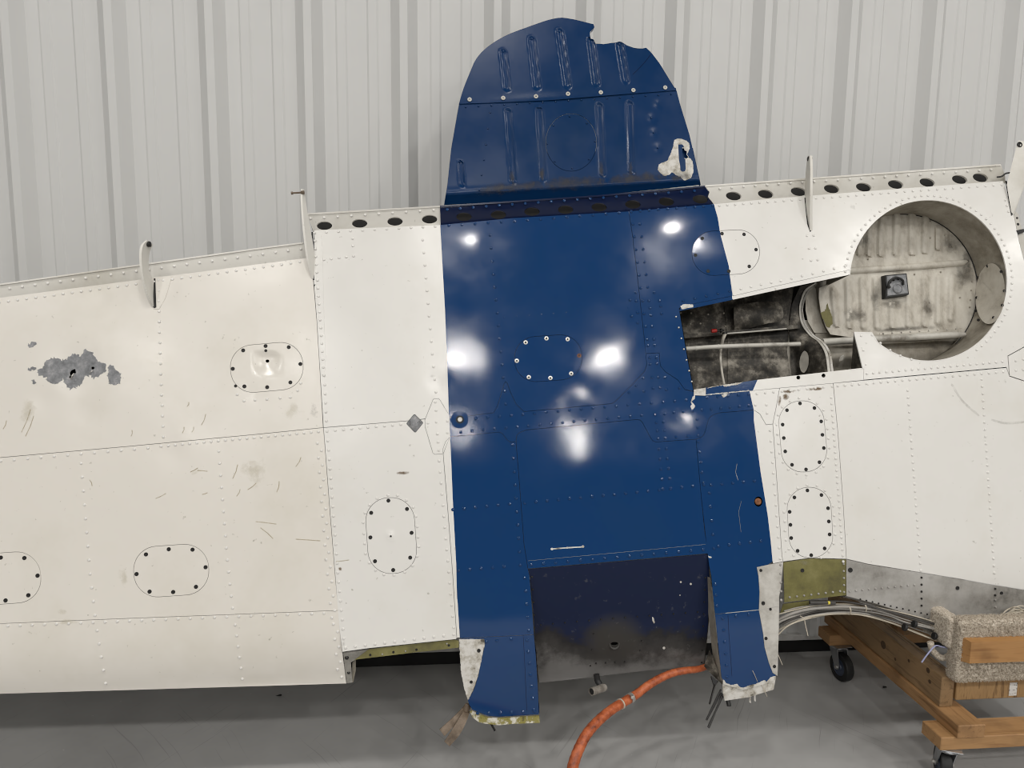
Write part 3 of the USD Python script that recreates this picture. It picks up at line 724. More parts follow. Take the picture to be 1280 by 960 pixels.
add(([(1256.5, 250), (1258.5, 257), (1260.5, 264.5)], off_skin)); add(([(1269.5, 451), (1270, 463), (1279, 449), (1279, 462)], lambda x, y: wobble(x, y) + .0015))
# blue
addb((rows([(561, 282), (627, 277.5), (643, 276.5), (774, 266)], 16.5), off_skin)); addb((rows([(789, 264.5), (891, 257)], 10.8), off_skin))
addb((rows([(559, 262), (621, 257), (730, 249), (868, 238.6)], 15.9), oc2))
addb((rows([(612.5, 294), (629, 472)], 16.3), off_skin)); addb(([(631, 489), (632.5, 505)], off_skin))
addb((rows([(791, 280), (801, 360)], 16), off_skin)); addb((rows([(800, 280), (809.5, 359)], 16), off_skin))
addb((zc([(653, 543), (660, 607), (669, 672), (676, 736), (680, 768), (688, 828), (690, 860), (685, 543), (695, 615), (700, 672), (710, 735), (714, 766), (722, 828), (725, 858), (590, 540), (621, 545), (597, 620), (628, 602), (620, 503), (711, 502), (738, 543), (743, 570), (690, 580), (748, 607), (628, 653), (654, 930), (699, 926), (733, 926), (766, 927)], 640, 240), off_skin))
addb((zc([(620, 8), (585, 42), (660, 35), (706, 21), (740, 18), (772, 28), (838, 20)], 640, 480), off_skin))
addb((rows([(854, 376), (912, 363.5)], 14), off_skin))
addb((rows([(595, 523), (858, 500)], 14.5), off_skin)); addb((rows([(576, 540), (802, 519)], 14.3), off_skin)); addb((rows([(819, 518.5), (827, 518), (840, 516), (936, 507)], 12), off_skin)); addb((rows([(884, 497), (936, 492.8)], 13), off_skin))
addb((zc([(722, 192), (757, 190), (727, 233), (762, 231), (732, 273), (766, 270), (822, 266), (877, 261), (926, 178), (929, 218), (933, 257), (735, 326), (740, 376), (745, 425), (750, 476), (755, 525), (772, 323), (777, 373), (782, 422), (788, 472), (793, 521)], 640, 480), off_skin))
addb((rows([(656, 628.5), (838, 611), (880, 605.5)], 14.4), off_skin)); addb((rows([(889, 606), (943, 601)], 13.6), off_skin))
addb((rows([(873, 552), (879, 603)], 13), off_skin)); addb((rows([(887, 616), (892.5, 685)], 19), off_nose_c)); addb((rows([(898, 682.5), (951, 676)], 13.3), off_nose_c))
addb((rows([(664, 705.5), (879, 687)], 15.4), off_skin))
addb((rows([(641, 556), (650.5, 706)], 16), off_skin)); addb((rows([(656, 722), (661, 788)], 16), off_nose_c)); addb((rows([(659, 800), (667, 887)], 15), off_nose_c))
addb((rows([(566, 637), (637, 629.5)], 14.3), off_skin)); addb((rows([(573, 713), (630, 708)], 14.3), off_skin)); addb(([(608, 802), (621, 800.5), (639, 799)], off_nose_c))
addb((rows([(894, 730), (896, 757)], 13.5), off_nose_c)); addb((rows([(903.5, 773), (909, 846)], 14.5), off_nose_c)); addb(([(920, 770), (936, 768)], off_nose_c))
addb((rows([(597, 891.5), (668, 889)], 14), off_nose_c))
obj('rivet', joined([rivets(p, o) for p, o in W]), WHITE, wing, kind='stuff')
obj('rivet', joined([rivets(p, o, 2.2, .003) for p, o in B]), BLUE, wing, 'blue painted rivets', kind='stuff')
dim = [(rows([(646, 395.5), (785, 384.5)], 15), off_skin), (rows([(567, 401), (630, 397)], 15.5), off_skin)]
obj('flush_rivet', joined([rivets(p, o, 1.0, .0007) for p, o in dim]), BLUE, wing, kind='stuff')
obj('edge_rivet', joined([rivets(rows([(845, 396), (864.5, 477)], 13.3), off_skin, 1.5)]), SCREWL, wing, 'bright bare rivets along the slot end', kind='stuff')

# ---- hand-hole covers with their screws
scr = {1: ((304, 438), (291, 461), (332, 432.5), (361, 434), (375.5, 455), (363, 478), (305.5, 483), (334, 484)),
       2: ((182.5, 693), (211, 686.5), (240.7, 687), (257, 709), (170.7, 717.5), (187, 739.5), (216.5, 740), (245, 733.5)),
       3: ((1, 697), (30.5, 697.5), (47, 719.5), (35.5, 744), (7, 750.5)),
       4: zc([(662, 583), (755, 625), (778, 744), (771, 868), (686, 930), (595, 886), (572, 767), (576, 644)], 320, 480),
       5: ((657, 428), (683, 423), (709.5, 424), (724, 444.5), (714, 467), (688, 472.5), (661, 471.5), (646, 451)),
       6: ((878, 298), (902.5, 292), (930, 293), (945, 312), (936.5, 333), (911, 339), (885, 339), (869.5, 319)),
       7: zc([(160, 97), (232, 120), (266, 187), (272, 254), (279, 320), (257, 391), (190, 427), (120, 404), (86, 337), (79, 270), (73, 203), (95, 131)], 960, 480),
       8: zc([(197, 532), (267, 555), (300, 621), (304, 687), (308, 752), (283, 822), (216, 856), (148, 834), (116, 770), (112, 704), (108, 639), (132, 567)], 960, 480)}
clabel = {1: 'white oval cover with a square dimple', 4: 'white upright oval cover', 5: 'blue oval cover with pale screws', 6: 'oval cover painted half blue, half white'}


def off_cover1(x, y):
    u, v = (x - 334) / 14., (y - 456) / 16.
    w = ramp01(1.25 - np.abs(u)) * ramp01((.9 - v) * .8) * ramp01((v + 1.0) * 6)
    return wobble(x, y) - .0052 * ramp01(w * 1.3)


BPOLY = Polygon([(840, 240), (892.5, 255), (897.5, 272.5), (901, 295), (911, 332.5), (916, 374), (840, 374)])
for k, c in covers.items():
    off = (lambda x, y: wobble(x, y) + .0006) if k != 1 else off_cover1
    body = c.buffer(-.25).difference(unary_union(HOLES))
    m = BLUE if k == 5 else WHITEOUT if k < 4 else WHITE
    if k == 6: body, half = body.difference(BPOLY), body.intersection(BPOLY)
    if k == 6: off = lambda x, y: wobble(x, y) + .0006 + .0016 * np.clip(1 - ((x - 907) / 43.) ** 2 - ((y - 316) / 29.) ** 2, 0, 1)
    if k == 4: off = lambda x, y: wobble(x, y) + .0006 + .003 * np.exp(-((x - 488.5) ** 2 + (y - 670) ** 2) / 18.)
    p = obj('inspection_cover', sheet(body, off, .0015, 4. if k in (1, 4) else 9.), m, wing, clabel.get(k))
    if k == 6: obj('painted_area', sheet(half, off, .0015, 9.), BLUE, p, 'blue painted half')
    for x, y in scr[k]:
        if k == 5:
            obj('washer', lathe([(2.9 * PX, -.001), (2.9 * PX, .0006), (1.2 * PX, .0010), (1.1 * PX, 0)], P(x, y, float(off(np.array([x]), np.array([y]))[0])), NRM, 12), SCREWL if (x, y) != (724, 444.5) else RUST, p)
            obj('screw', screw(x, y, off, 1.5, .5, .0009), SCREWD, p)
        else:
            obj('screw', screw(x, y, off, 2.5, .55), SCREWD, p)
    if k == 1: obj('screw', screw(332.3, 438.3, off, 1.9), SCREWD, p); obj('screw', screw(294.5, 482.5, off_skin, 1.9), SCREWD, wing)
    if k == 4: obj('screw', screw(488.5, 670.3, lambda x, y: off(x, y) - .0005, 1.2), SCREWD, p)

# ---- damage to the paint
for i, (pts, m, lab) in enumerate([
        (zc([(240, 490), (225, 460), (270, 440), (300, 400), (320, 350), (380, 315), (440, 325), (480, 350), (540, 335), (570, 300), (610, 275), (660, 290), (690, 310), (705, 270), (740, 228), (820, 260), (850, 330), (875, 365), (955, 380), (960, 450), (920, 490), (820, 530), (800, 505), (720, 520), (690, 600), (640, 630), (580, 655), (540, 600), (500, 555), (470, 570), (430, 595), (370, 590), (320, 560), (330, 520), (290, 510)], 20, 410, 8.533), PRIMER, 'bare metal gouge through the white paint'),
        (zc([(990, 400), (1040, 400), (1060, 450), (1095, 470), (1120, 530), (1105, 590), (1050, 610), (1000, 590), (980, 520), (985, 460)], 20, 410, 8.533), PRIMER, None),
        (zc([(125, 450), (170, 415), (215, 430), (180, 455)], 20, 410, 8.533), PRIMER, None),
        (zc([(120, 190), (165, 150), (225, 155), (180, 195), (150, 205)], 20, 410, 8.533), PRIMER, None),
        (zc([(170, 560), (200, 550), (215, 580), (190, 585)], 20, 410, 8.533), PRIMER, None),
        (zc([(505, 545), (530, 525), (548, 545), (525, 570)], 20, 410, 8.533), CHIPWHITE, None)]):
    p = ragged(pts, 1.7, 1.3, i).buffer(.25).difference(unary_union(HOLES))
    obj('bare_patch', sheet(p, lambda x, y: wobble(x, y) + .0004, .0003, 5.), m, wing, lab)
obj('curled_metal', tube(spline([P(89, 474, .001), P(90, 470, .006), P(92.5, 467, .003)]), .0018, 5), SCREWL, wing, 'bright curl of torn metal')
obj('curled_metal', tube(spline([P(112, 466, .001), P(114, 464.5, .004), P(115.5, 463, .002)]), .0013, 5), SCREWL, wing)
for i, (pts, lab) in enumerate([([(866, 496), (870, 492), (868, 499), (864, 502), (867, 504), (869, 508), (866, 512), (868, 515), (865, 514), (863, 508), (865, 505), (863, 503)], 'white chipped paint along the slot corner'),
                                ([(902, 493.6), (907, 491.5), (912, 493.2), (908, 495), (904, 497)], None), ([(882, 494), (900, 492.4), (937, 488.8), (937, 487.8), (900, 491.2), (882, 493)], None),
                                ([(883, 485.6), (896, 483), (904, 481.5), (905, 483.5), (921, 481), (929, 477.8), (923, 478.5), (905, 481), (884, 484.6)], None),
                                ([(850, 382.5), (856, 379.8), (866, 380.6), (867, 383.5), (852, 387)], None), ([(885, 694.5), (890, 696), (889, 698), (886, 697)], None)]):
    obj('paint_chip', sheet(ragged(pts, .5, 1.2, 40 + i), lambda x, y: wobble(x, y) + .0036 if 0 else wobble(x, y) + .0005, .0003, 5.), CHIPWHITE, wing, lab)
obj('paint_scratch', sheet(unary_union([LineString(zc([(195, 825), (275, 819), (358, 814)], 640, 480)).buffer(.8), Point(690, 686.3).buffer(1.6), Point(709, 684.7).buffer(1.2), Point(728.7, 683.2).buffer(1.6)]), lambda x, y: wobble(x, y) + .0004, .0003, 5.), CHIPWHITE, wing, 'pale scratched line on the blue panel')
obj('paint_scratch', sheet(unary_union([LineString(zc([(1125, 400), (1118, 440), (1130, 480)], 640, 480)).buffer(.3), LineString(zc([(1147, 585), (1133, 640), (1145, 740)], 640, 480)).buffer(.2)]), lambda x, y: off_nose_c(x, y) + .0004, .0002, 5.), PRIMER, wing)
tp = Polygon(TORN)
obj('torn_skin', sheet(ragged(TORN, .5, 2., 5).difference(unary_union([ellipse(598.5, 813, 1.7, 1.9), ellipse(589, 852.5, 1.3, 1.6)])), off_nose_c, .0014, 6.), CHIPWHITE, wing, 'pale torn metal on the blue leading edge')
obj('screw', screw(598.5, 813.3, off_nose_c, 2.4), SCREWD, wing); obj('screw', screw(589, 852.5, off_nose_c, 2.0), SCREWD, wing)


def stain(cx, cy, rx, ry, m, deg=0, off=off_skin):
    e = densify(list(ellipse(cx, cy, rx, ry, deg, 24).exterior.coords), 5)[:-1]
    R = []; st = []
    for t in (0., .33, .66, 1.):
        R.append(np.array([cx, cy]) + (e - [cx, cy]) * max(t, 1e-3)); st += [t] * len(e)
    V2 = np.vstack(R); n = len(e)
    A = P(V2[:, 0], V2[:, 1], off(V2[:, 0], V2[:, 1]) + .0005)
    F = []
    for r in range(3):
        for i in range(n):
            a, b = r * n + i, r * n + (i + 1) % n
            F += [[a, b, a + n], [b, b + n, a + n]]
    F = np.array(F); q = np.cross(A[F[-1, 1]] - A[F[-1, 0]], A[F[-1, 2]] - A[F[-1, 0]]) @ NRM
    if q < 0: F = F[:, ::-1]
    obj('stain', trimesh.Trimesh(A, F, process=False), m, wing, st=np.c_[st, st])


for a in [(985, 489, 16, 5, GRIME, -3), (975, 500, 5, 14, GRIME, 8), (1020, 486, 22, 4, GRIME, -4), (982, 496, 8, 10, GRIME, 35)]: stain(*a)
for a in [(541, 470, 9, 7, SCUFF, 0), (503, 591, 14, 4, GRIME, -5), (425, 711, 5, 5, GRIME, 0), (518, 529, 18, 20, SCUFF, 0), (84, 777, 24, 8, OILY, 0), (80, 765, 14, 10, OILY, 0), (365, 515, 36, 20, OILY, -10), (318, 590, 40, 34, OILY, 0), (35, 515, 22, 30, OILY, 20),
          (245, 590, 14, 6, OILY, -25), (155, 720, 14, 30, OILY, 0), (1066, 259, 10, 8, SCUFF, -20), (392, 515, 12, 22, SCUFF, 0), (430, 806, 6, 10, SCUFF, 0)]: stain(*a)
# brush marks and scratches on the white outer panels
sl = [((252, 531), (257, 518)), ((238, 590), (247, 585)), ((247, 588), (259, 589)), ((195, 623), (207, 617)), ((291, 598), (297, 581)), ((296, 620), (300, 612)), ((310, 612), (320, 604)), ((320, 652), (345, 655)), ((326, 660), (341, 673)), ((370, 674), (400, 676)),
      ((346, 615), (349, 602)), ((370, 583), (376, 572)), ((228, 541), (230, 534)), ((240, 540), (242, 534)), ((4, 536), (8, 526)), ((27, 540), (38, 512)), ((32, 545), (42, 520)), ((164, 545), (165, 538)), ((234, 508), (236, 503)), ((112, 600), (115, 607)), ((253, 618), (259, 616)), ((420, 702), (436, 700))]
obj('scratch', joined([sheet(LineString([a, ((a[0] + b[0]) / 2 + 1, (a[1] + b[1]) / 2), b]).buffer(.5), lambda x, y: wobble(x, y) + .0004, .0001, 4., flat=True) for a, b in sl]), SCRATCH, wing, 'thin olive scratches across the white outer panels', kind='stuff', st=None)
obj('scuff_arc', sheet(LineString(spline([(1190, 481), (1203, 501), (1223, 519)])).buffer(1.3).union(LineString(spline([(1240, 525), (1258, 529), (1285, 527)])).buffer(1.4)), lambda x, y: off_skirt(x, y) + .0004, .0001, 5., flat=True), SCUFF, wing, 'grey curved scuff on the white panel')
obj('bolt_boss', lathe([(11.5 * PX, 0), (11.5 * PX, .0012), (5 * PX, .0016), (4.7 * PX, -.003), (0, -.0035)], P(574.5, 524.5), NRM, 28), BLUE, wing)
obj('bolt_recess', lathe([(5.3 * PX, .0012), (5.2 * PX, .0022), (4.0 * PX, .0020), (0, .0018)], P(574.8, 524.5), NRM, 24), BLACK, wing)
obj('bolt', lathe([(3.4 * PX, .001), (3.4 * PX, .005), (2.8 * PX, .0065), (1.2 * PX, .0065), (1.0 * PX, .005), (0, .005)], P(575, 524.5), NRM, 12), SCREWL, wing, 'bright bolt head in the blue plate')
obj('corroded_plug', lathe([(4.6 * PX, -.004), (4.6 * PX, -.001), (3.6 * PX, .001), (0, .0012)], P(948, 627, float(off_nose_c(np.array([948.]), np.array([627.]))[0])), NRM, 14), RUST, wing, 'rusty plug in the blue leading edge')

# ---- wheel well and leg slot
opening = densify(list(O.exterior.coords), 4.)
WD = .125
opening = np.array([(1062, 343)] + [(1160.5 + 98.5 * math.cos(a), 350.5 + 100.5 * math.sin(a)) for a in np.radians(np.linspace(184, 360 + 130, 90))])
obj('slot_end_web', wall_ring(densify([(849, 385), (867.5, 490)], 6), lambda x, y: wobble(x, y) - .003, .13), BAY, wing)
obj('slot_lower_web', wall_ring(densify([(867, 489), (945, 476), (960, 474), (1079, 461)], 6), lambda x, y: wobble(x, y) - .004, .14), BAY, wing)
obj('well_wall', wall_ring(opening, lambda x, y: wobble(x, y) - .001, WD + .012, False), WELLDARK, wing, 'grimy wall of the round wheel well')
cornerp = np.array([(1160.5 + 98.2 * math.cos(a), 350.5 + 100.2 * math.sin(a)) for a in np.radians(np.linspace(262, 405, 60))])
obj('well_corner_shade', tube(P(cornerp[:, 0], cornerp[:, 1], -.001) - NRM * (WD - .003), .0016, 6), BLACK, wing, 'black line of painted shade around the well floor')  # corner shade drawn as a black tube where wall meets floor
obj('well_rim', joined([sheet(O.buffer(.9).difference(O.buffer(-.25)).difference(sbox(840, 300, 1061, 500)), lambda x, y: wobble(x, y) + .0005, .004, 6.)]), WHITE, wing)


def bead(x, y, cx0, y0, cx1, y1, hw, h):
    """Height of a pressed groove or bead between two points, round-ended."""
    L2 = (cx1 - cx0) ** 2 + (y1 - y0) ** 2
    t = ramp01(((x - cx0) * (cx1 - cx0) + (y - y0) * (y1 - y0)) / L2)
    d = np.hypot(x - cx0 - t * (cx1 - cx0), y - y0 - t * (y1 - y0))
    u = np.clip(2.1 * (1 - d / hw), 0, 1)
    return h * u * u * (3 - 2 * u)


UPB = [(1076, 286, 1075, 316), (1088, 276, 1087, 317), (1103, 270, 1101, 317), (1121, 267, 1120, 316), (1140, 266, 1140, 315), (1157, 272, 1156, 313), (1173, 287, 1173, 309)]
LOB = [(1042, 362, 1046, 405), (1060, 352, 1062, 407), (1078, 350, 1080, 408), (1095, 350, 1097, 408), (1115, 380, 1116, 407), (1136, 350, 1136, 406), (1156, 348, 1156, 405), (1174, 347, 1173, 402), (1190, 347, 1189, 398)]


def off_floor_up(x, y):
    o = -WD + .003 * fbm2(x, y, 40., 8)
    for b in UPB: o = o + bead(x, y, *b, 5.4, .008)
    return o


def off_floor_lo(x, y):
    o = -WD + .003 * fbm2(x, y, 40., 9)
    for b in LOB: o = o + bead(x, y, *b, 5.2, .007)
    return o


FU = Polygon([(1030, 240), (1236, 240), (1236, 327), (1190, 329), (1062, 336), (1030, 338)])
FLW = Polygon([(1024, 360), (1051, 348), (1062, 343.5), (1062, 336), (1190, 329), (1236, 327), (1236, 412), (1207, 416), (1150, 421), (1060, 421), (1038, 418), (1032, 408), (1026, 390), (1023.5, 372)])
obj('well_floor_panel', sheet(FU, off_floor_up, .002, 2.0), WELL, wing, 'beaded upper half of the wheel well floor')
obj('well_floor_panel', sheet(FLW, off_floor_lo, .002, 2.0), WELL, wing, 'beaded lower half of the wheel well floor')
obj('well_floor_backing', sheet([(1018, 340), (1062, 330), (1236, 240), (1240, 470), (1020, 470)], -WD - .03, .002, 20.), WELLDARK, wing)
obj('green_primer_patch', sheet(ragged([(1034, 380), (1037, 385), (1039, 394), (1041, 396), (1041, 404), (1037, 410), (1033, 408), (1029, 399), (1026, 391), (1031, 389)], .8, 1.6, 3), -WD + .0012, .0004, 3.), OLIVE, wing, 'olive primer showing on the well floor')
obj('pressed_ridge', tube(spline([P(1040, 340.5, -WD), P(1064, 338.5, -WD), P(1130, 334.5, -WD), P(1185, 330, -WD), P(1200, 329, -WD - .003), P(1212, 326, -WD - .006)]), [.011] * 33 + [.0105, .010, .009, .008, .007, .006, .005, .004], 14), WELL, wing, 'horizontal pressed ridge across the well floor')
obj('cross_tube', tube(spline([P(1028, 427.5, -.10), P(1100, 423.5, -.10), P(1160, 420.5, -.10), P(1206, 418, -.10)]), [.0108] * 23 + [.009, .006], 16), TUBE, wing, 'pale tube across the bottom of the well')
obj('tube_flange', sheet([(1100, 416), (1180, 413), (1212, 409), (1222, 402), (1216, 399), (1206, 405), (1202, 411), (1180, 413.5), (1100, 418.5)], -.105, .002, 6.), WELL, wing)
obj('well_rivet', joined([rivets([(1105.7, 267), (1124.5, 265), (1136, 267.6), (1162.5, 276.5), (1104, 295), (1123.6, 293.5), (1162.5, 297.5), (1190.7, 308.5), (1143, 319), (1085, 324), (1181, 293.5), (1176, 340), (1143, 343), (1200, 372), (1162, 378), (1213.5, 312), (1219.8, 322), (1219.5, 337), (1215, 352), (1214, 363), (1213, 375), (1212, 384), (1175.5, 268), (1185, 275), (1194.5, 285), (1202, 296)], -WD + .001, 1.5, .002)]), WELLDARK, wing, kind='stuff')
obj('well_rivet', joined([rivets(rows([(1104, 417), (1195, 411)], 11), -.104, 1.2)]), TUBE, wing, kind='stuff')
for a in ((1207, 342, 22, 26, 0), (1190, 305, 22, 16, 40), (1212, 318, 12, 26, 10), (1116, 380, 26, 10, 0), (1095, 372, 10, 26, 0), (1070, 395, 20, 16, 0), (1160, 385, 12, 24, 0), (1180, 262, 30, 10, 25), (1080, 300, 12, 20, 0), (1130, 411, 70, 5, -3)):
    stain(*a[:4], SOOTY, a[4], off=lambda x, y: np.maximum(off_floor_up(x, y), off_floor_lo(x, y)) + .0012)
# round access cover on the well's side wall
SW = lambda x, y: -(1160.5 + 98.5 * np.sqrt(np.clip(1 - ((np.asarray(y, float) - 350.5) / 100.5) ** 2, 0, 1)) - np.asarray(x, float)) / 36. * .125 + .010
pc = obj('side_cover', sheet(ellipse(1238, 367, 18.2, 38, 3), lambda x, y: SW(x, y), .002, 4.), WELL, wing, 'oval cover on the side wall of the well')
for x, y in ((1234.5, 332.5), (1251.5, 339.5), (1255.5, 363.5), (1253, 381.5), (1242, 397), (1223, 400), (1219.5, 388.5), (1221, 372), (1222.5, 347)):
    obj('screw', screw(x, y, SW, 2.2), SCREWD, pc)
# black wired box
bx = [P(1101, 345.5, -WD), P(1129, 343, -WD), P(1132, 370.5, -WD), P(1102, 374.5, -WD)]


def prism(front, back, bevel=0):
    m = manifold3d.Manifold.hull_points(np.vstack([front, back])).to_mesh()
    return trimesh.Trimesh(m.vert_properties[:, :3], m.tri_verts, process=False)


bxp = obj('sensor_box', prism([p - NRM * .002 for p in bx], [p + NRM * .020 + (np.mean(bx, 0) - p) * .05 for p in bx]), BLACK, wing, 'black box with a round plug on the well floor')
fr = [p + NRM * .021 for p in bx]
obj('face_plate', prism([p + (np.mean(fr, 0) - p) * .14 for p in fr], [p + NRM * .002 + (np.mean(fr, 0) - p) * .18 for p in fr]), PRIMER, bxp, 'grey face plate')
obj('plug', lathe([(.0155, -.001), (.0155, .004), (.013, .006), (.012, .004), (0, .004)], P(1121.5, 361, -WD + .022), NRM, 18), PRIMER, bxp)
obj('cable_loop', tube(spline([P(1110, 360, -WD + .026), P(1112, 352, -WD + .03), P(1120, 347, -WD + .03), P(1128, 350, -WD + .03), P(1129, 356, -WD + .026)]), .0036, 8), BLACK, bxp)
for t in ((1112, 353), (1117, 349.5), (1123, 348.5), (1111, 359)): obj('cable_clip', lathe([(.0045, 0), (.0045, .004), (.003, .006), (0, .006)], P(*t, -WD + .026), NRM, 8), SCREWD, bxp)
# slot bay: floor, ribs, tubes
off_bay = lambda x, y: -.150 + .02 * fbm2(np.asarray(x, float), np.asarray(y, float), 22., 11) + .012 * ramp01((y - 440) / 40.)
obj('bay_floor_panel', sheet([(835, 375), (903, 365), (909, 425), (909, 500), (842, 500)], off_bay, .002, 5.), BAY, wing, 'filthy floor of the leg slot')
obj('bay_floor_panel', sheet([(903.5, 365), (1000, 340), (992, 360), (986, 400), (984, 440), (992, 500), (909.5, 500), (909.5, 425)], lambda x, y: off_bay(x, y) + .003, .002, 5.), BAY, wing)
obj('bay_floor_panel', sheet([(982, 400), (1040, 400), (1044, 480), (985, 490)], -.162, .002, 8.), WELL, wing)  # paler panel: the lit interior behind the rib hole, put into the colour
obj('bay_bulge', sheet([(917, 384), (930, 380), (950, 377), (972, 377), (978, 384), (980, 394), (976, 402), (960, 404), (935, 411), (918, 413)], lambda x, y: -.135 + .028 * np.cos(ramp01(np.abs(y - 393) / 22.) * 1.5), .002, 4.), BAY, wing, 'rounded grimy cover inside the slot')
obj('bay_stringer', sheet(LineString([(853, 420.5), (902, 416.5), (1000, 408)]).buffer(2.4, cap_style=2), -.118, .02, 6.), BAY, wing)
obj('push_rod', tube(spline([P(846, 436.5, -.075), P(857, 436, -.075), P(905, 433, -.075), P(1000, 430, -.078)]), .0066, 14), TUBE, wing, 'pale push rod along the slot')
for q in ((870, 435.3), (898, 433.4)): obj('rod_collar', lathe([(.0066, -.002), (.0076, -.002), (.0076, .002), (.0066, .002)], P(*q, -.075), SPAN, 14), TUBE, wing)
obj('thin_rod', tube(spline([P(904, 417.3, -.10), P(940, 414.5, -.10), P(983, 411, -.10)]), .0024, 8), TUBE, wing)
obj('drain_pipe', tube(spline([P(907, 416, -.095), P(904, 423, -.095), P(902, 432, -.11), P(900.5, 444, -.12), P(902, 462, -.12), P(905, 480, -.12)]), [.0055] * 8 + [.0048] * 8 + [.0036] * 25, 10), WELL, wing)
obj('hose_clamp', lathe([(.0062, -.003), (.0072, -.003), (.0072, .003), (.0062, .003)], P(906, 416.5, -.095), CHORD, 12), SCREWD, wing)
obj('red_cap', lathe([(0, -.008), (.0055, -.008), (.006, -.006), (.006, .006), (.005, .008), (0, .008)], P(892.5, 413.5, -.09), SPAN, 14), REDP, wing, 'small red cap inside the slot')
obj('cap_fitting', lathe([(0, -.012), (.003, -.012), (.003, .0), (.0065, .001), (.0065, .005), (.003, .006), (.003, .012), (0, .012)], P(900, 413.5, -.09), SPAN, 12), SCREWD, wing)
obj('bay_rivet', joined([rivets([(851, 391), (864, 391.5), (885, 393), (904.5, 391.5), (875.5, 404.5), (863, 405), (896, 402.5), (906.5, 408)], -.118, 1.5, .003)]), WELLDARK, wing, kind='stuff')
# curved rib between slot and well: web, S-shaped flange, second flange behind
CO = [(1019, 353.5, -.115), (1006.5, 362, -.135), (1001, 375, -.150), (999, 388, -.152), (1002, 405, -.140), (1012, 419, -.105), (1023, 427.5, -.070), (1031.5, 442, -.030), (1035, 466, -.004)]
CI = [(1024, 354.5, -.113), (1012, 364, -.133), (1006, 376, -.148), (1004, 389, -.150), (1008, 405.5, -.138), (1018, 419, -.103), (1030, 427.5, -.068), (1038.5, 442, -.028), (1042, 465, -.002)]


def ribbon(a, b, th=.002, n=5):
    A, Bp = spline([P(*q) for q in a], n), spline([P(*q) for q in b], n)
    V = np.vstack([A, Bp, A - NRM * th, Bp - NRM * th]); k = len(A); F = []
    for i in range(k - 1):
        F += [[i, i + k, i + 1], [i + k, i + k + 1, i + 1], [i + 2 * k, i + 1 + 2 * k, i + 3 * k], [i + 3 * k, i + 1 + 2 * k, i + 1 + 3 * k],
              [i, i + 1, i + 2 * k], [i + 1, i + 1 + 2 * k, i + 2 * k], [i + k, i + 3 * k, i + k + 1], [i + k + 1, i + 3 * k, i + 1 + 3 * k]]
    m = trimesh.Trimesh(V, F, process=False)
    q = m.face_normals[0] @ NRM
    if q < 0: m.invert()
    return m


obj('rib_flange', ribbon(CO, [(x * .5 + u * .5 - .3, y * .5 + v * .5, o) for (x, y, o), (u, v, _) in zip(CO, CI)]), TUBE, wing, 'pale curved flange of the partition rib')
obj('rib_flange', ribbon([(x * .45 + u * .55 + .3, y * .45 + v * .55, o - .002) for (x, y, o), (u, v, _) in zip(CO, CI)], CI), CHIPWHITE, wing)
cw = np.array(CO)
webpts = spline(cw[:, :3], 5)
hole = ellipse(1006, 452, 6.5, 14, 6)
web = Polygon([(x, y) for x, y, _ in webpts] + [(1000, 470), (990, 470), (988, 440), (986, 410), (990, 380), (1000, 358)])
_wo = lambda x, y: np.interp(np.asarray(y), webpts[:, 1], webpts[:, 2]) - .004 - ramp01((np.interp(np.asarray(y), webpts[:, 1], webpts[:, 0]) - np.asarray(x)) / 40.) * (.148 + np.interp(np.asarray(y), webpts[:, 1], webpts[:, 2]))
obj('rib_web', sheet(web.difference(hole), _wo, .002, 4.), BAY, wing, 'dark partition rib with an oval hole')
obj('rib_hole_rim', wall_ring(list(hole.exterior.coords), _wo, .008), BAY, wing)
obj('rib_inner_flange', sheet([(1009, 362), (1017, 356), (1020, 362), (1022, 384), (1028, 404), (1034, 416), (1018, 416), (1010, 402), (1007, 388), (1007, 374)], lambda x, y: -.152 + .0 * x, .002, 5.), WELL, wing)
obj('cut_bracket', prism([P(1068.5, 416, -.004), P(1079, 459, -.004), P(1077, 460, -.004)], [P(1067, 417, -.06), P(1069, 461, -.075), P(1064, 461, -.075)]), BAY, wing)
obj('bracket_edge', sheet([(1067.5, 415.5), (1071, 415.5), (1082, 459), (1078.5, 461)], lambda x, y: wobble(x, y) + .003, .004, 6.), WHITE, wing)
obj('loose_flake', sheet([(1050, 446), (1055, 443), (1054, 450), (1049, 452)], -.09, .002, 4.), CHIPWHITE, wing)

# ---- hinge brackets on the rear edge


def blade(front, back, th=.005):
    """Plate standing out from the wing: two traced edges given as (px, py, off), thickness along the span."""
    A, Bp = spline([P(*q) for q in front], 6), spline([P(*q) for q in back], 6)
    h = SPAN * th / 2
    V = np.vstack([A - h, A + h, Bp - h, Bp + h]); k = len(A); F = []
    for i in range(k - 1):
        for a, b in ((0, 1), (1, 3), (3, 2), (2, 0)):
            p, q = a * k + i, b * k + i
            F += [[p, q, p + 1], [q, q + 1, p + 1]]
    F += [[0, 2 * k, k], [k, 2 * k, 3 * k], [k - 1, 2 * k - 1, 3 * k - 1], [2 * k - 1, 4 * k - 1, 3 * k - 1]]
    m = trimesh.Trimesh(V, F, process=False)
    trimesh.repair.fix_normals(m)
    return m


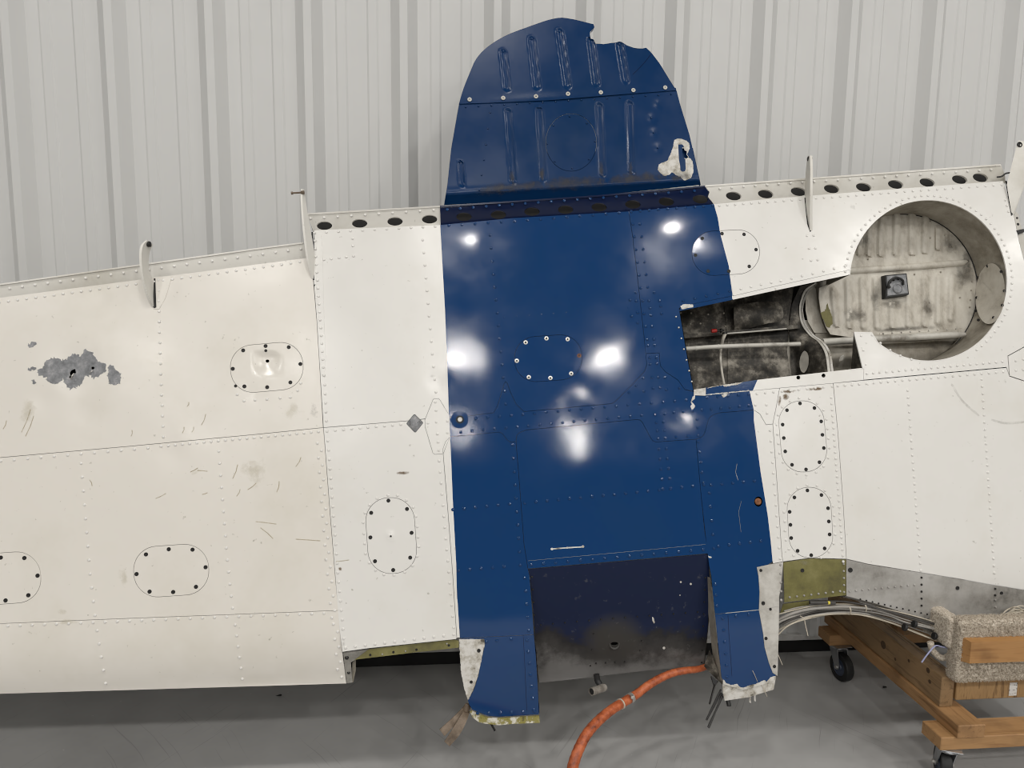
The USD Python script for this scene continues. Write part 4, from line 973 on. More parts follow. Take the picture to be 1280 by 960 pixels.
hb = obj('hinge_bracket', blade([(191.5, 384.5, .000), (185, 372, .022), (178.5, 350, .045), (175.5, 325, .060), (177, 308, .062), (183, 300.5, .052)], [(192.6, 384, -.004), (191.0, 362, -.002), (188.3, 348, .006), (184.5, 335, .018), (185.5, 317, .024), (190, 306, .030)], .006), COVEWHITE, wing, 'curved white hinge arm on the outer panel')
obj('bushing', lathe([(0, -.0045), (.006, -.0045), (.0075, -.0035), (.0075, .0035), (.006, .0045), (0, .0045)], P(186.3, 305.3, .044), SPAN, 14), SCREWD, hb)
obj('hinge_slot', sheet([(192.3, 348), (194.2, 348), (195.3, 384), (193, 385.2), (191.2, 384)], lambda x, y: wobble(x, y) + .0019, .0004, 5.), BLACK, wing, 'black slot beside the hinge arm')
obj('hinge_pad', sheet([(189, 350), (196, 346), (215, 345), (207, 372), (199, 386), (192, 386), (180, 365), (182, 355)], lambda x, y: wobble(x, y) + .0012, .0012, 5.), WHITEOUT, wing)
hb = obj('hinge_bracket', blade([(390.5, 349, .000), (384.5, 325, .022), (380.5, 296, .034), (377.8, 265, .036), (376.8, 243, .034), (377.3, 236.5, .032)], [(393, 349, -.004), (392.5, 322, .0), (388, 292, .012), (383.5, 266, .022), (380.2, 246, .024), (379.6, 237, .026)], .005), COVEWHITE, wing, 'thin white hinge arm with a bolt at its tip')
obj('bolt', joined([lathe([(0, -.001), (.0042, -.001), (.0042, .004), (.0024, .0045), (.0024, .028), (0, .028)], P(364.3, 241.4, .034), SPAN, 10), lathe([(0, .026), (.005, .026), (.005, .035), (0, .035)], P(364.3, 241.4, .034), SPAN, 8)]), LEATHER, hb, 'brown bolt')
obj('hinge_slot', sheet([(389.3, 290), (391, 290), (392.8, 349), (391, 350), (389.5, 340)], lambda x, y: wobble(x, y) + .0004, .0004, 5.), BLACK, wing)
obj('seam_shadow_strip', sheet([(391.2, 349), (393.2, 349), (395.5, 364), (394, 364)], off_skin, .001, 5.), BLACK, wing)
hb = obj('hinge_bracket', blade([(1014, 288.5, 0), (1014, 262, .022), (1014.3, 240, .036), (1014.5, 215, .040), (1014.2, 201, .038), (1013.8, 194.5, .034)], [(1012.5, 288.5, -.004), (1008, 262, -.006), (1007.5, 240, -.004), (1008.8, 215, .002), (1010, 202, .006), (1011, 195, .012)], .008), COVEWHITE, wing, 'slim white hinge arm above the wheel well')
obj('bushing', lathe([(0, -.006), (.006, -.006), (.0075, -.005), (.0075, .005), (.006, .006), (0, .006)], P(1012.3, 198.5, .02), SPAN, 12), SCREWD, hb)
obj('hinge_slot', sheet([(1005.5, 247), (1007.5, 247), (1014, 289), (1012.5, 290), (1009, 280)], lambda x, y: wobble(x, y) + .0004, .0004, 5.), BLACK, wing)
hb = obj('hinge_bracket', prism([P(1273, 175.5, .010), P(1269, 189, .010), P(1260, 224, .010), P(1258.5, 231, .010), P(1264.5, 268, .0), P(1268, 268, .0), P(1276.5, 240, .012), P(1290, 205, .02), P(1292, 178, .02)],
                               [P(1273, 175.5, .004), P(1269, 189, .004), P(1260, 224, .004), P(1258.5, 231, .003), P(1264.5, 268, -.006), P(1268, 268, -.006), P(1276.5, 240, .004), P(1290, 205, .012), P(1292, 178, .012)]), COVEWHITE, wing, 'broad grey-white hinge plate at the right end')
obj('bushing', lathe([(0, -.001), (.008, -.001), (.009, .002), (.006, .004), (.005, .001), (0, .001)], P(1274.2, 181, .011), NRM, 16), SCREWD, hb)
obj('hinge_slot', sheet([(1256.7, 226), (1258.6, 226), (1266, 268.5), (1264, 270)], lambda x, y: wobble(x, y) + .0005, .0004, 5.), BLACK, wing)
obj('latch_wire', tube(spline([P(1246, 221.5, -.002), P(1252, 220.5, .004), P(1257, 217, .006), P(1262, 216, .008)]), .0026, 7), SCREWD, wing)
obj('end_strip', sheet([(1263, 262), (1272, 266), (1281, 300), (1312, 420), (1330, 480), (1316, 470), (1312, 456), (1280, 325), (1274, 302), (1268, 272)], -.004, .002, 8.), TUBE, wing)
obj('end_clip', sheet([(1270.5, 288), (1279.5, 286), (1281, 290), (1272.5, 293)], .001, .003, 5.), BLACK, wing)
obj('screw', screw(1271.3, 272.5, -.004, 1.6), SCREWD, wing); obj('screw', screw(1272.5, 280.3, -.004, 1.9), SCREWD, wing)

# ---- beaded fairing standing on the cove strip
fair = obj('beaded_fairing', sheet([(556, 250), (740, 238), (875, 226), (866, 185), (575, 195)], -.045, .004, 20.), FAIRBLUE, wing, 'tall blue beaded fairing with a torn top')
UB = [(629, 66, 633.7, 110), (664.5, 50, 671, 108), (699.4, 40, 709, 106.5), (738.3, 50, 745.3, 104), (774.7, 57, 782, 100.5)]
LB = [(635, 140, 641.5, 225), (674, 138, 678.7, 222.5), (749, 133, 752.5, 217), (787, 131, 789, 214)]
SB = [(575.8, 204.5, 577.5, 230)]


def off_fu(x, y):
    o = -.030 + .5 * wobble(x + 300, y) + .0018 * np.exp(-((y - 122 + .06 * (x - 700)) / 6.) ** 2) * np.exp(-((x - 705) / 70.) ** 2)
    for b in UB: o = o - bead(x, y, *b, 4.8, .0046)
    return o


def off_fl(x, y):
    o = -.033 + .8 * wobble(x + 200, y + 100)
    for b in LB: o = o - bead(x, y, *b, 4.6, .0046)
    for b in SB: o = o - bead(x, y, *b, 3.8, .006)
    for cx, cy in ((814, 147.6), (817, 166), (822, 185), (822, 130)): o = o - .0018 * np.exp(-((x - cx) ** 2 + (y - cy) ** 2) / 22.)
    fold = y - (242 - .0575 * (x - 559))
    return o - .020 * ramp01(fold / 14.) + .002 * np.exp(-(fold / 4.) ** 2)


TOP = [(573.6, 130)] + [tuple(p) for p in spline([(573.6, 130), (579, 111.5), (588.4, 88), (594, 75.6), (602.5, 64.7), (615, 54.5), (634, 43.6), (659, 34), (680.6, 26.4), (690, 23.8), (701, 22), (712, 23.3), (720, 24.8), (742, 30.3)], 4)[1:]] + \
      [(743.3, 34), (741, 36.5), (738, 39.7), (737.5, 43), (738, 48), (742, 49), (743, 51.5), (744, 54.5), (749, 54.7), (754.7, 55.2), (763, 53.8), (771, 53), (774, 51.8), (776.6, 52), (784, 57), (794, 60.3), (803, 60.6), (808, 59.7), (814, 65.5), (825, 80), (837.5, 100.6), (845.5, 113),
       (791, 117), (740, 121), (690, 125.2), (630, 128)]
LOW = [(574.4, 126.5), (630, 124.5), (690, 121.6), (740, 117.5), (791, 113.5), (844.8, 109.5), (850, 130), (858.6, 158), (862, 169), (876, 231), (740, 245), (640, 251.5), (555, 256.3), (559, 232), (564, 185)]
RC = ellipse(714, 178, 31.8, 36, 0, 40)
BP = ragged(zc([(785, 285), (830, 275), (880, 290), (905, 310), (912, 350), (890, 400), (905, 430), (935, 460), (940, 540), (920, 590), (870, 615), (840, 585), (800, 570), (770, 545), (730, 575), (700, 575), (655, 530), (660, 485), (690, 470), (730, 455), (760, 390), (780, 330)], 720, 130, 6.4), .6, 1.6, 21)
BSLOT = Polygon(zc([(850, 345), (862, 342), (868, 370), (886, 378), (884, 405), (900, 425), (880, 438), (858, 425), (850, 390)], 720, 130, 6.4))
obj('upper_panel', sheet(Polygon(TOP).buffer(-.2), off_fu, .0016, 2.0), FAIRBLUE, fair, 'upper fairing panel with five grooves and a torn edge')
obj('lower_panel', sheet(Polygon(LOW).buffer(-.2).difference(RC.buffer(.3)).difference(BSLOT), off_fl, .0016, 2.0), FAIRBLUE, fair, 'lower fairing panel with long grooves')
obj('round_cover', sheet(RC.buffer(-.2), lambda x, y: -.032 + .8 * wobble(x + 200, y + 100), .0016, 6.), FAIRBLUE, fair, 'round cover')
obj('bare_patch', sheet(BP.difference(BSLOT), lambda x, y: off_fl(x, y) + .0005 - bead(x, y, 852, 183, 853, 211, 3.2, .003), .0003, 2.5), CHIPWHITE, fair, 'pale flaked patch at the lower right corner')
obj('rim_flange', wall_ring(densify([q for q in TOP[:-4]], 5), lambda x, y: np.full_like(x, -.030), .014), FAIRBLUE, fair)
obj('rim_flange', wall_ring(densify([(555, 256.3), (559, 232), (564, 185), (573.4, 130.5)], 8), lambda x, y: np.full_like(x, -.034), .014), FAIRBLUE, fair)
obj('rim_flange', wall_ring(densify([(845.8, 113.5), (850, 130), (858.6, 158), (862, 169), (876, 231)], 8), lambda x, y: np.full_like(x, -.034), .014), FAIRBLUE, fair)
for x, y in ((587, 124.4), (629, 122.5), (670, 120.5), (710, 117.3), (751, 115.5), (791.7, 112.7), (831.5, 109.4)):
    obj('screw', lathe([(3.1 * PX, -.001), (3.1 * PX, .001), (2.6 * PX, .0016), (1.1 * PX, .0014), (.8 * PX, -.001), (0, -.0012)], P(x, y, -.028), NRM, 14), TUBE, fair, 'pale washer-headed screw')
obj('rivet', joined([rivets(rows([(582, 134), (727, 125), (839, 118)], 16), lambda x, y: off_fl(x, y), 1.5), rivets([(612.6, 141), (610, 161), (607.5, 181), (605, 200), (602, 219), (599, 238), (814, 147.6), (817, 166), (822, 185)], lambda x, y: off_fl(x, y), 1.4),
                     rivets([(712, 145.7), (733.7, 154.2), (743.7, 176.8), (736.2, 199.2), (715.2, 210.5), (693.5, 202), (684, 180), (691.7, 157)], -.0315, 1.3), rivets([(629, 64), (664.5, 48.3), (699.4, 39), (774.7, 55.3)], off_fu, 2.2)]), FAIRBLUE, fair, kind='stuff')
obj('crease', sheet(LineString(spline([(813.5, 68), (804, 80), (791, 93)])).buffer(.35), lambda x, y: off_fu(x, y) + .0003, .0003, 4.), SHADEBLUE, fair)

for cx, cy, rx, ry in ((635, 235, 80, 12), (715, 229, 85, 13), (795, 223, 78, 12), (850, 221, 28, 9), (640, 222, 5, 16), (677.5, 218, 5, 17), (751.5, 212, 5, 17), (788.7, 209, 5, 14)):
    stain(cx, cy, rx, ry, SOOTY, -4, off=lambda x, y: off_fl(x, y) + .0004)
# ---- sooty flap between the two blue leading edges
FLAP = Polygon([(660, 711.5), (885.5, 692.5), (887, 720), (885, 780), (880, 832), (815, 837.5), (770, 842.5), (732, 847.3), (674, 853.5), (671.5, 830), (667, 770), (663, 725)])
obj('flap_back', sheet(FLAP.buffer(-2).intersection(sbox(600, 722, 900, 900)), lambda x, y: off_flap(x, y) - .035, .002, 12.), INNER, wing)  # dark backing paints the shade seen through the flap hole
obj('scorched_flap', sheet(FLAP.difference(ellipse(768, 804.5, 4.6, 2.0, -4)), off_flap, .002, 7.), SOOT, wing, 'scorched blue leading edge flap with painted shade, bare grey along its lower lip')
obj('seam_line', sheet(LineString([(660.3, 701), (770, 691), (882, 680.5)]).buffer(.18), lambda x, y: wobble(x, y) + .0004, .0003, 6.), PRIMER, wing)
obj('leading_edge_lip', lip(densify([(674, 853.2), (732, 847), (770, 842.3), (815, 837.2), (880, 831.7)], 8), off_flap, .05, .004), ALU, wing)
obj('flap_hole_lip', lathe([(.017, .0), (.015, .0016), (.0115, .0008), (.010, -.004)], P(768, 804.5, float(off_flap(np.array([768.]), np.array([804.5]))[0]) - .0004), NRM + CHORD * .0, 20), SOOT, wing)
obj('flap_rivet', joined([rivets(rows([(665, 721), (671, 832)], 15), off_flap, 1.5), rivets(rows([(676, 781), (752, 774), (872, 765)], 15.3), off_flap, 1.2), rivets(rows([(742, 792), (738, 832)], 18), off_flap, 1.2), rivets(rows([(802, 801), (800, 813)], 12), off_flap, 1.2), rivets(rows([(745, 829), (781, 827)], 12), off_flap, 1.4), rivets(rows([(881.5, 722), (877, 828)], 15), off_flap, 1.2)]), SCREWD, wing, kind='stuff')
for q in (Polygon([(815, 771), (817, 772), (818.5, 778), (817.5, 779.5), (815.5, 776)]), Point(851, 727.5).buffer(1.2), Point(863.5, 730).buffer(1.3), Point(850, 744).buffer(.7), Point(830, 810).buffer(1.6)): obj('paint_chip', sheet(q, lambda x, y: off_flap(x, y) + .0005, .0003, 3.), CHIPWHITE, wing)
obj('flap_end_web', wall_ring(densify([(886.5, 697), (888, 730), (886, 780), (880.5, 832)], 6), lambda x, y: off_flap(x, y) + .004, .04), BAY, wing)
obj('nose_rib', wall_ring(densify([(887.5, 722), (892, 757), (898.5, 820), (903.5, 852)], 6), off_nose_c, .05), WELLDARK, wing)
obj('nose_rib', wall_ring(densify([(663, 725), (667, 770), (670.5, 820), (674.5, 893)], 6), off_nose_c, .06), SHADEBLUE, wing)
obj('torn_rib_end', prism([P(880, 833, -.075), P(887, 812, -.05), P(893, 830, -.05), P(903, 852, -.03)], [P(880, 833, -.08), P(887, 812, -.055), P(893, 845, -.055), P(903, 856, -.034)]), BAY, wing)

# ---- raw edges and skirts
obj('chipped_flange', sheet([(587, 889.5), (590, 888), (598, 892), (610, 896.5), (623, 897.3), (674, 894.3), (675, 903.5), (640, 905), (623, 906.5), (606, 904.5), (598, 902.5), (591, 897)], lambda x, y: off_nose_c(x, y) - .004, .002, 5.), OLIVECHIP, wing, 'chipped olive flange under the blue leading edge')
obj('chipped_flange', sheet([(903.5, 853.5), (927, 862), (948.5, 857), (959, 853), (970, 846), (967, 862), (936, 871.5), (906, 876), (903.5, 865)], lambda x, y: off_nose_c(x, y) - .003, .002, 5.), CHIPWHITE, wing, 'soiled white flange under the blue leading edge')
obj('paint_chip', sheet(ragged([(903.5, 848), (907, 853), (914, 856), (921, 855), (926, 859), (930, 859.5), (936, 857), (944, 855), (949, 853), (956, 850), (958, 853), (963, 846), (970, 844.5), (966, 851), (948, 857.5), (927, 862.5), (904, 855)], .5, 1.5, 9), lambda x, y: off_nose_c(x, y) + .0008, .0004, 4.), CHIPWHITE, wing)
SK = Polygon([(946, 709), (960, 706), (979, 702.5), (978, 715), (976, 735), (974, 745), (973.5, 786), (972, 845), (966, 841), (961, 828), (955.8, 809), (954.2, 793), (948.8, 763), (949.6, 740), (948.2, 720)])
obj('bare_edge_panel', sheet(SK.difference(unary_union([ellipse(954, 754, 1.5, 1.5), ellipse(957.5, 798, 1.2, 1.2)])), off_nose_c, .0016, 6.), worn('soiled_pale_metal', [(.28, (.12, .11, .09)), (.42, (.40, .38, .34)), (.6, (.56, .54, .5)), (.8, (.62, .6, .56))], 14., .5), wing, 'soiled bare edge right of the blue leading edge')
for x, y, r in ((954, 754, 2.6), (957.5, 798, 2.2), (963, 761.5, 1.9), (951, 713, 2.0), (968, 833, 2.2)): obj('screw', screw(x, y, off_nose_c, r), SCREWD, wing)
obj('seam_line', sheet(LineString([(907, 766.5), (949, 762.3), (973, 758)]).buffer(.4), lambda x, y: off_nose_c(x, y) + .0004, .0004, 6.), ALU, wing)
obj('seam_line', sheet(LineString([(910, 769), (911, 790), (915, 845)]).buffer(.25), lambda x, y: off_nose_c(x, y) + .0003, .0003, 6.), SHADEBLUE, wing)
obj('seam_line', sheet(LineString([(654, 794), (655.5, 820), (658.5, 888)]).buffer(.25), lambda x, y: off_nose_c(x, y) + .0003, .0003, 6.), SHADEBLUE, wing)
obj('olive_panel', sheet([(979.3, 703), (1012, 698.2), (1057.5, 699.4), (1057.5, 744), (980.5, 753)], lambda x, y: off_skirt(x, y) - .0005, .0016, 6.), OLIVE, wing, 'olive primed panel below the white skin')
obj('olive_rib', sheet([(979, 755), (1011, 750.5), (1012, 760), (975.5, 766)], lambda x, y: off_skirt(x, y) - .014, .002, 6.), OLIVE, wing, 'olive primed rib end')
obj('bare_skirt', sheet([(1058, 699.2), (1085, 705.5), (1160, 717.5), (1202, 724.5), (1233, 730), (1280, 737.5), (1345, 748), (1345, 783), (1196, 781), (1142, 770), (1097, 755), (1058, 745)], lambda x, y: off_skirt(x, y) - .001, .0016, 7.), ALU, wing, 'bare weathered metal leading edge below the white skin')
obj('rivet', joined([rivets(rows([(1062, 739), (1143, 731)], 8.2), off_skirt, 1.5), rivets(rows([(1054.5, 705), (1055, 740)], 9), off_skirt, 1.5), rivets(rows([(987, 746.5), (1050, 739)], 9), off_skirt, 1.6), rivets(rows([(975.5, 706), (976.5, 750)], 11), off_nose_c, 1.8), rivets(rows([(1244, 750), (1245, 768)], 9), off_skirt, 1.6)]), ALU, wing, kind='stuff')
obj('rivet', joined([rivets(rows([(1075.5, 749), (1142, 764), (1197, 776.5)], 7.6), off_skirt, 1.1), rivets(rows([(1152, 722), (1152, 757)], 8.8), off_skirt, 1.5), rivets(rows([(1244, 736), (1244, 744)], 8), off_skirt, 1.6)]), SCREWD, wing, 'dark open rivet holes', kind='stuff')
for x, y, r in ((1003, 713, 2.6), (1063, 712.5, 3.2), (1197, 735, 2.6), (1252, 741.3, 2.2)): obj('screw', screw(x, y, off_skirt, r, .5), SCREWD, wing)
for a in [(1005, 703, 22, 8, SCUFF, 0), (1072, 706, 22, 9, SCUFF, 8), (1244, 735, 14, 10, SCUFF, 10), (1165, 722, 12, 7, SCUFF, 8)]: stain(*a, off=lambda x, y: off_skirt(x, y) + .0008)
# cut-away channel below the inner white panel
obj('olive_channel', sheet([(461, 811.6), (568, 799.5), (573.5, 801), (573.5, 809.5), (511, 816.5), (446, 824.3), (443, 825)], lambda x, y: -.006 + 0 * x, .002, 8.), OLIVE, wing, 'olive primed channel along the cut edge')
obj('channel_hole', joined([screw(x, y, -.006, 1.5) for x, y in zc([(305, 275), (510, 250), (715, 228), (1003, 190)], 420, 780, 7.11)]), SCREWD, wing, kind='stuff')
obj('rivet', joined([rivets(zc([(412, 268), (618, 240), (985, 175)], 420, 780, 7.11), -.006, 1.3)]), SCREWL, wing, kind='stuff')
lb = obj('corner_bracket', sheet([(429, 815.5), (461, 812), (443, 825.5), (438.5, 828), (440.5, 853), (433.5, 854), (431, 835)], lambda x, y: off_nose_a(x, y) - .003, .002, 5.), worn('dull_grey_bracket', [(.3, (.2, .19, .17)), (.6, (.4, .385, .35))], 25., .5, .2), wing, 'bare grey corner bracket')
obj('screw', screw(433.5, 822, lambda x, y: off_nose_a(x, y) - .003, 2.6), SCREWD, lb); obj('screw', screw(435.8, 840.7, lambda x, y: off_nose_a(x, y) - .003, 2.0), SCREWD, lb)
obj('rib_end', sheet([(440.5, 828), (444.6, 825), (444.6, 838), (441.5, 853), (440, 853)], -.05, .004, 5.), WELLDARK, wing)

# ---- things hanging out of the leading edge
obj('drain_elbow', joined([tube(spline([P(745.5, 843, -.10), P(747, 851, -.10), P(751, 858, -.092), P(749.5, 861.5, -.078)], 8), .0086, 16)]), BLACK, wing, 'dark drain pipe bend')
eo = [P(755, 859.5, -.085), P(747, 862, -.070), P(739.3, 864.5, -.052)]
ax = eo[2] - eo[0]; axl = np.linalg.norm(ax)
obj('drain_elbow', lathe([(0, -.006), (.009, -.004), (.0108, .002), (.0108, axl), (.0088, axl + .0005), (.0088, axl - .02), (0, axl - .02)], eo[0], ax, 20), worn('stained_pipe_metal', [(.3, (.12, .1, .08)), (.6, (.38, .35, .31))], 40., .45, .3), wing, 'stained open pipe end')
obj('bore_shade', lathe([(.0087, axl - .002), (0, axl - .0022)], eo[0], ax, 20), BLACK, wing)  # black disc stands for the shade inside the open pipe
obj('strut_stub', tube([P(614, 905, -.05), P(618.5, 913, -.03)], .003, 8), BLACK, wing)
obj('strut_stub', tube([P(909.5, 874, -.04), P(911.5, 882.5, -.03)], .006, 10), BLACK, wing)
obj('rod_bundle', joined([tube([P(a, b, -.04), P(c, d, -.01)], .0024, 6) for a, b, c, d in ((901, 862, 884, 898), (902, 866, 883, 900), (903, 868, 886, 910), (903.5, 870, 885, 909), (893.5, 856, 887.5, 879), (892.5, 858, 887, 880))]), SCREWD, wing, 'thin grey rods hanging by the flap', kind='stuff')
obj('frayed_block', prism([P(889, 845, -.05), P(897, 851, -.04), P(893, 859, -.04)], [P(888, 846, -.06), P(898, 852, -.06), P(892, 858, -.06)]), BLACK, wing)
obj('loose_wire', tube(spline([P(938, 833, -.02), P(943, 843, -.01), P(948, 854, -.02), P(953, 858, -.02), P(959, 871, -.02)]), .0008, 5), CABLEW, wing)
obj('loose_wire', tube(spline([P(972.5, 818, -.02), P(975, 824, -.015), P(978, 831, -.015)]), .0011, 5), CABLEW, wing)
for a, b in ((936.5, 871), (942.5, 869)): obj('torn_tag', sheet([(a, b), (a + 2, b), (a + 2.2, b + 8), (a + .3, b + 7)], -.06, .002, 4.), CHIPWHITE, wing)


def strap(pts, name, label):
    """Flat leather strap: centre line (px, py, off), half width in px."""
    c = spline([P(x, y, o) for x, y, o, _ in pts], 6); w = spline([(w, 0, 0) for *_, w in pts], 6)[:, 0] * PX
    tan = np.gradient(c, axis=0); tan /= np.linalg.norm(tan, axis=1, keepdims=True)
    s = np.cross(tan, NRM); s /= np.linalg.norm(s, axis=1, keepdims=True)
    nn = np.cross(s, tan)
    k = len(c); V = np.vstack([c - s * w[:, None], c + s * w[:, None], c - s * w[:, None] - nn * .003, c + s * w[:, None] - nn * .003]); F = []
    for i in range(k - 1):
        for a, b in ((0, 1), (1, 3), (3, 2), (2, 0)):
            p, q = a * k + i, b * k + i
            F += [[p, q, p + 1], [q, q + 1, p + 1]]
    F += [[0, 2 * k, k], [k, 2 * k, 3 * k], [k - 1, 2 * k - 1, 3 * k - 1], [2 * k - 1, 4 * k - 1, 3 * k - 1]]
    m = trimesh.Trimesh(V, F, process=False); trimesh.repair.fix_normals(m)
    obj(name, m, LEATHER, wing, label)


strap([(583, 885, -.05, 3.6), (574, 895, -.03, 4.2), (563, 906, -.02, 4.6), (552.5, 916, -.012, 5.2)], 'leather_strap', 'brown strap, the left of the hanging pair')
strap([(584.5, 887, -.048, 3.8), (578.5, 900, -.022, 5.2), (570, 915, -.010, 5.6), (558.8, 930, -.002, 4.4)], 'leather_strap', 'brown strap, the right of the hanging pair')
obj('strap_knot', lathe([(0, -.012), (.008, -.01), (.010, 0), (.007, .010), (0, .012)], P(583.5, 884.5, -.045), CHORD + SPAN * .5, 12), LEATHER, wing)

# ---- wire bundle running under the bare skirt into the padded cradle
bundle = [  # px path with half-millimetre radii
    ([(970, 776), (990, 767), (1012, 761.5), (1047, 758.5), (1082, 760.5), (1115, 766), (1155, 778), (1190, 790), (1203, 797)], .0048, CABLE),
    ([(968, 780), (990, 771), (1014, 765), (1047, 761.5), (1082, 764), (1112, 770), (1132, 778), (1166, 786), (1200, 796)], .0034, CABLE),
    ([(968, 786), (984, 776), (1012, 768), (1047, 764), (1082, 766.5), (1112, 773.5), (1134, 780), (1168, 790), (1200, 800)], .003, CABLED),
    ([(970, 790), (982, 780), (1002, 772.5), (1030, 767), (1060, 765.5), (1090, 769), (1130, 781), (1168, 794), (1200, 802)], .0026, CABLE),
    ([(972, 794), (984, 783), (1000, 776), (1030, 769), (1060, 767), (1092, 771.5), (1120, 781), (1150, 793), (1172, 801), (1202, 808)], .0024, CABLEW),
    ([(972, 768), (995, 762), (1018, 757.5), (1047, 755), (1080, 756.5), (1110, 762), (1150, 772), (1190, 784), (1204, 788)], .002, CABLEW),
    ([(1008, 752), (1030, 751.5), (1055, 752), (1080, 756), (1110, 764), (1150, 775), (1200, 789)], .0036, CABLED),
    ([(972, 788), (990, 779), (1012, 771), (1040, 767.5), (1075, 768.5), (1112, 778), (1142, 789), (1175, 802), (1202, 811)], .0026, CABLEW),
    ([(970, 784), (990, 774), (1012, 766.5), (1040, 763), (1075, 765.5), (1115, 775), (1150, 784), (1200, 799)], .0028, CABLED),
    ([(980, 764), (1000, 759), (1030, 755.5), (1060, 757), (1100, 764.5), (1140, 777), (1200, 794)], .0026, CABLE)]
for i, (pts, r, m) in enumerate(bundle):
    q = [P(x, y, -.030 + .012 * math.sin(i * 1.7 + j * .8) + .0 * j) for j, (x, y) in enumerate(pts)]
    obj('cable', tube(spline(q, 6), r * .85, 8), m, wing, 'thick pale grey cable of the bundle' if i == 0 else None)
obj('cable_tie', joined([tube(spline([P(x - 1, y, -.008), P(x + .5, y + 4, -.006), P(x, y + 8.5, -.012)]), .0019, 6) for x, y in ((1063, 759), (1082.5, 756))]), CABLEW, wing, kind='stuff')
for x, y in ((1143, 780), (1131, 784), (1168, 795)):
    obj('cable_clamp', lathe([(0, -.004), (.009, -.004), (.0105, -.002), (.0105, .002), (.009, .004), (0, .004)], P(x, y, -.012), SPAN * .9 - CHORD * .42, 14), BLACK, wing)
obj('tie_tail', tube(spline([P(1000, 770, -.01), P(1005, 773, -.002), P(1006.5, 780, .0), P(1010, 795, .004)]), .0013, 6), CABLEW, wing)
obj('connector', joined([tube([P(1012, 753.2, -.014), P(1032, 753.4, -.014)], .005, 10), tube([P(1032, 753.5, -.014), P(1044, 754, -.014)], .0042, 10)]), CABLED, wing, 'dark cable connector')
obj('connector_band', tube([P(1034.5, 753.4, -.013), P(1037, 753.5, -.013)], .0047, 10), worn('yellow_band', [(.3, (.6, .5, .05)), (.7, (.75, .62, .08))], 20., .5), wing, 'yellow band')
obj('lilac_tie', tube(spline([P(1152, 828, .03), P(1160, 817, .032), P(1169, 807.5, .03), P(1177, 808.5, .02), P(1190, 811, .0)]), .0022, 7), LILAC, wing, 'lilac cable tie end')

# ================================================================== OTHER THINGS
coil = thing('wire_coil', 'loose coil of cream wires lying on top of the carpeted cradle', 'wire coil', P(1262, 776, .02))
r2 = np.random.default_rng(5)
for k in range(9):
    x0, w, h = 1247 + r2.uniform(0, 8), r2.uniform(30, 60), r2.uniform(10, 20)
    pts = [P(x0 + w * t, 776.5 - h * math.sin(math.pi * min(1, t * 1.0)) ** .8 + r2.normal(0, .6), -.012 + r2.uniform(0, .02)) for t in np.linspace(0, 1, 7)]
    obj('wire', tube(spline(pts, 5), .0019, 6), CABLEW, coil)

hp = [(884, 833, -.11), (872, 836.5, -.10), (858, 838, -.09), (842, 841, -.085), (826, 847.5, -.075), (810, 857, -.060), (796, 867.5, -.045), (780, 877.5, -.02), (764, 887.5, .01), (748, 901, .04), (735, 915.5, .065), (726, 931, .085), (719, 948, .10), (714, 968, .11)]
hq = [P(*h) for h in hp]
end = hq[-1]
hq += [end + np.array([-.01, -.02, -.05]), np.array([end[0] - .03, end[1] - .09, .02]), np.array([end[0] - .10, end[1] - .2, .0155]), np.array([end[0] - .25, end[1] - .34, .0155])]
hs = spline(hq, 8)
hr = np.interp(np.arange(len(hs)), [0, 24, 60, 85, 110, len(hs)], [.0085, .0105, .0125, .0135, .0145, .0145])
hose = thing('hose', 'orange sleeved hose hanging from under the scorched flap down to the floor', 'hose', [end[0], end[1], 0])
obj('sleeve', tube(hs, hr * (1 + .03 * np.sin(np.arange(len(hs)) * 1.9)), 18), HOSE, hose)


def band(i, w, extra, m, nm, lab=None):
    t = hs[i + 1] - hs[i - 1]; t /= np.linalg.norm(t); r = hr[i]
    obj(nm, lathe([(r * .9, -w), (r + extra, -w), (r + extra, w), (r * .9, w)], hs[i], t, 20), m, hose, lab)
    return t


i1 = int(np.argmin(np.linalg.norm(hs - P(787, 872.5, -.033), axis=1))); i2 = int(np.argmin(np.linalg.norm(hs - P(776, 880, -.012), axis=1)))
band(i1, .0055, .0018, SCREWL, 'hose_clamp', 'bright steel clamp')
band(i2, .0018, .0022, CABLEW, 'tie_ring', 'pale tie ring')
obj('clamp_screw', cbox(hs[i1] + [-.004, -.02, .008], hs[i1] + [.006, -.008, .016], .001), SCREWL, hose)

# ---- timber dolly with casters
dol = thing('wooden_dolly', 'timber dolly on swivel casters with a carpeted cradle under the right end of the wing', 'dolly', (1.55, -.45, 0))
X0, X1 = 1.343, 1.98
cross = [obj('crosspiece', cbox((X0, -.793, .125), (X1, -.712, .163), .002), PINEX, dol), obj('crosspiece', cbox((X0 + .005, -.207, .125), (X1, -.128, .163), .002), PINEX, dol)]
for xs in (1.384, 1.80):
    obj('runner', cbox((xs, -.800, .163), (xs + .079, -.10, .201), .002), PINE, dol)
    obj('side_beam', cbox((xs + .008, -.712, .201), (xs + .047, -.10, .290), .002), OLDPINE, dol)
    obj('inner_beam', cbox((xs + .050, -.690, .205), (xs + .062, -.12, .288), .001), OLDPINE, dol)
obj('front_board', cbox((1.4475, -.700, .212), (1.846, -.682, .291), .002), PLY, dol, 'rough splintered front board')
obj('rear_board', cbox((1.4475, -.30, .205), (1.806, -.282, .290), .002), OLDPINE, dol)
obj('inner_post', cbox((1.4475, -.42, .205), (1.475, -.39, .300), .002), PINE, dol)
sp = hitY(1266.5, 861, -.7008)
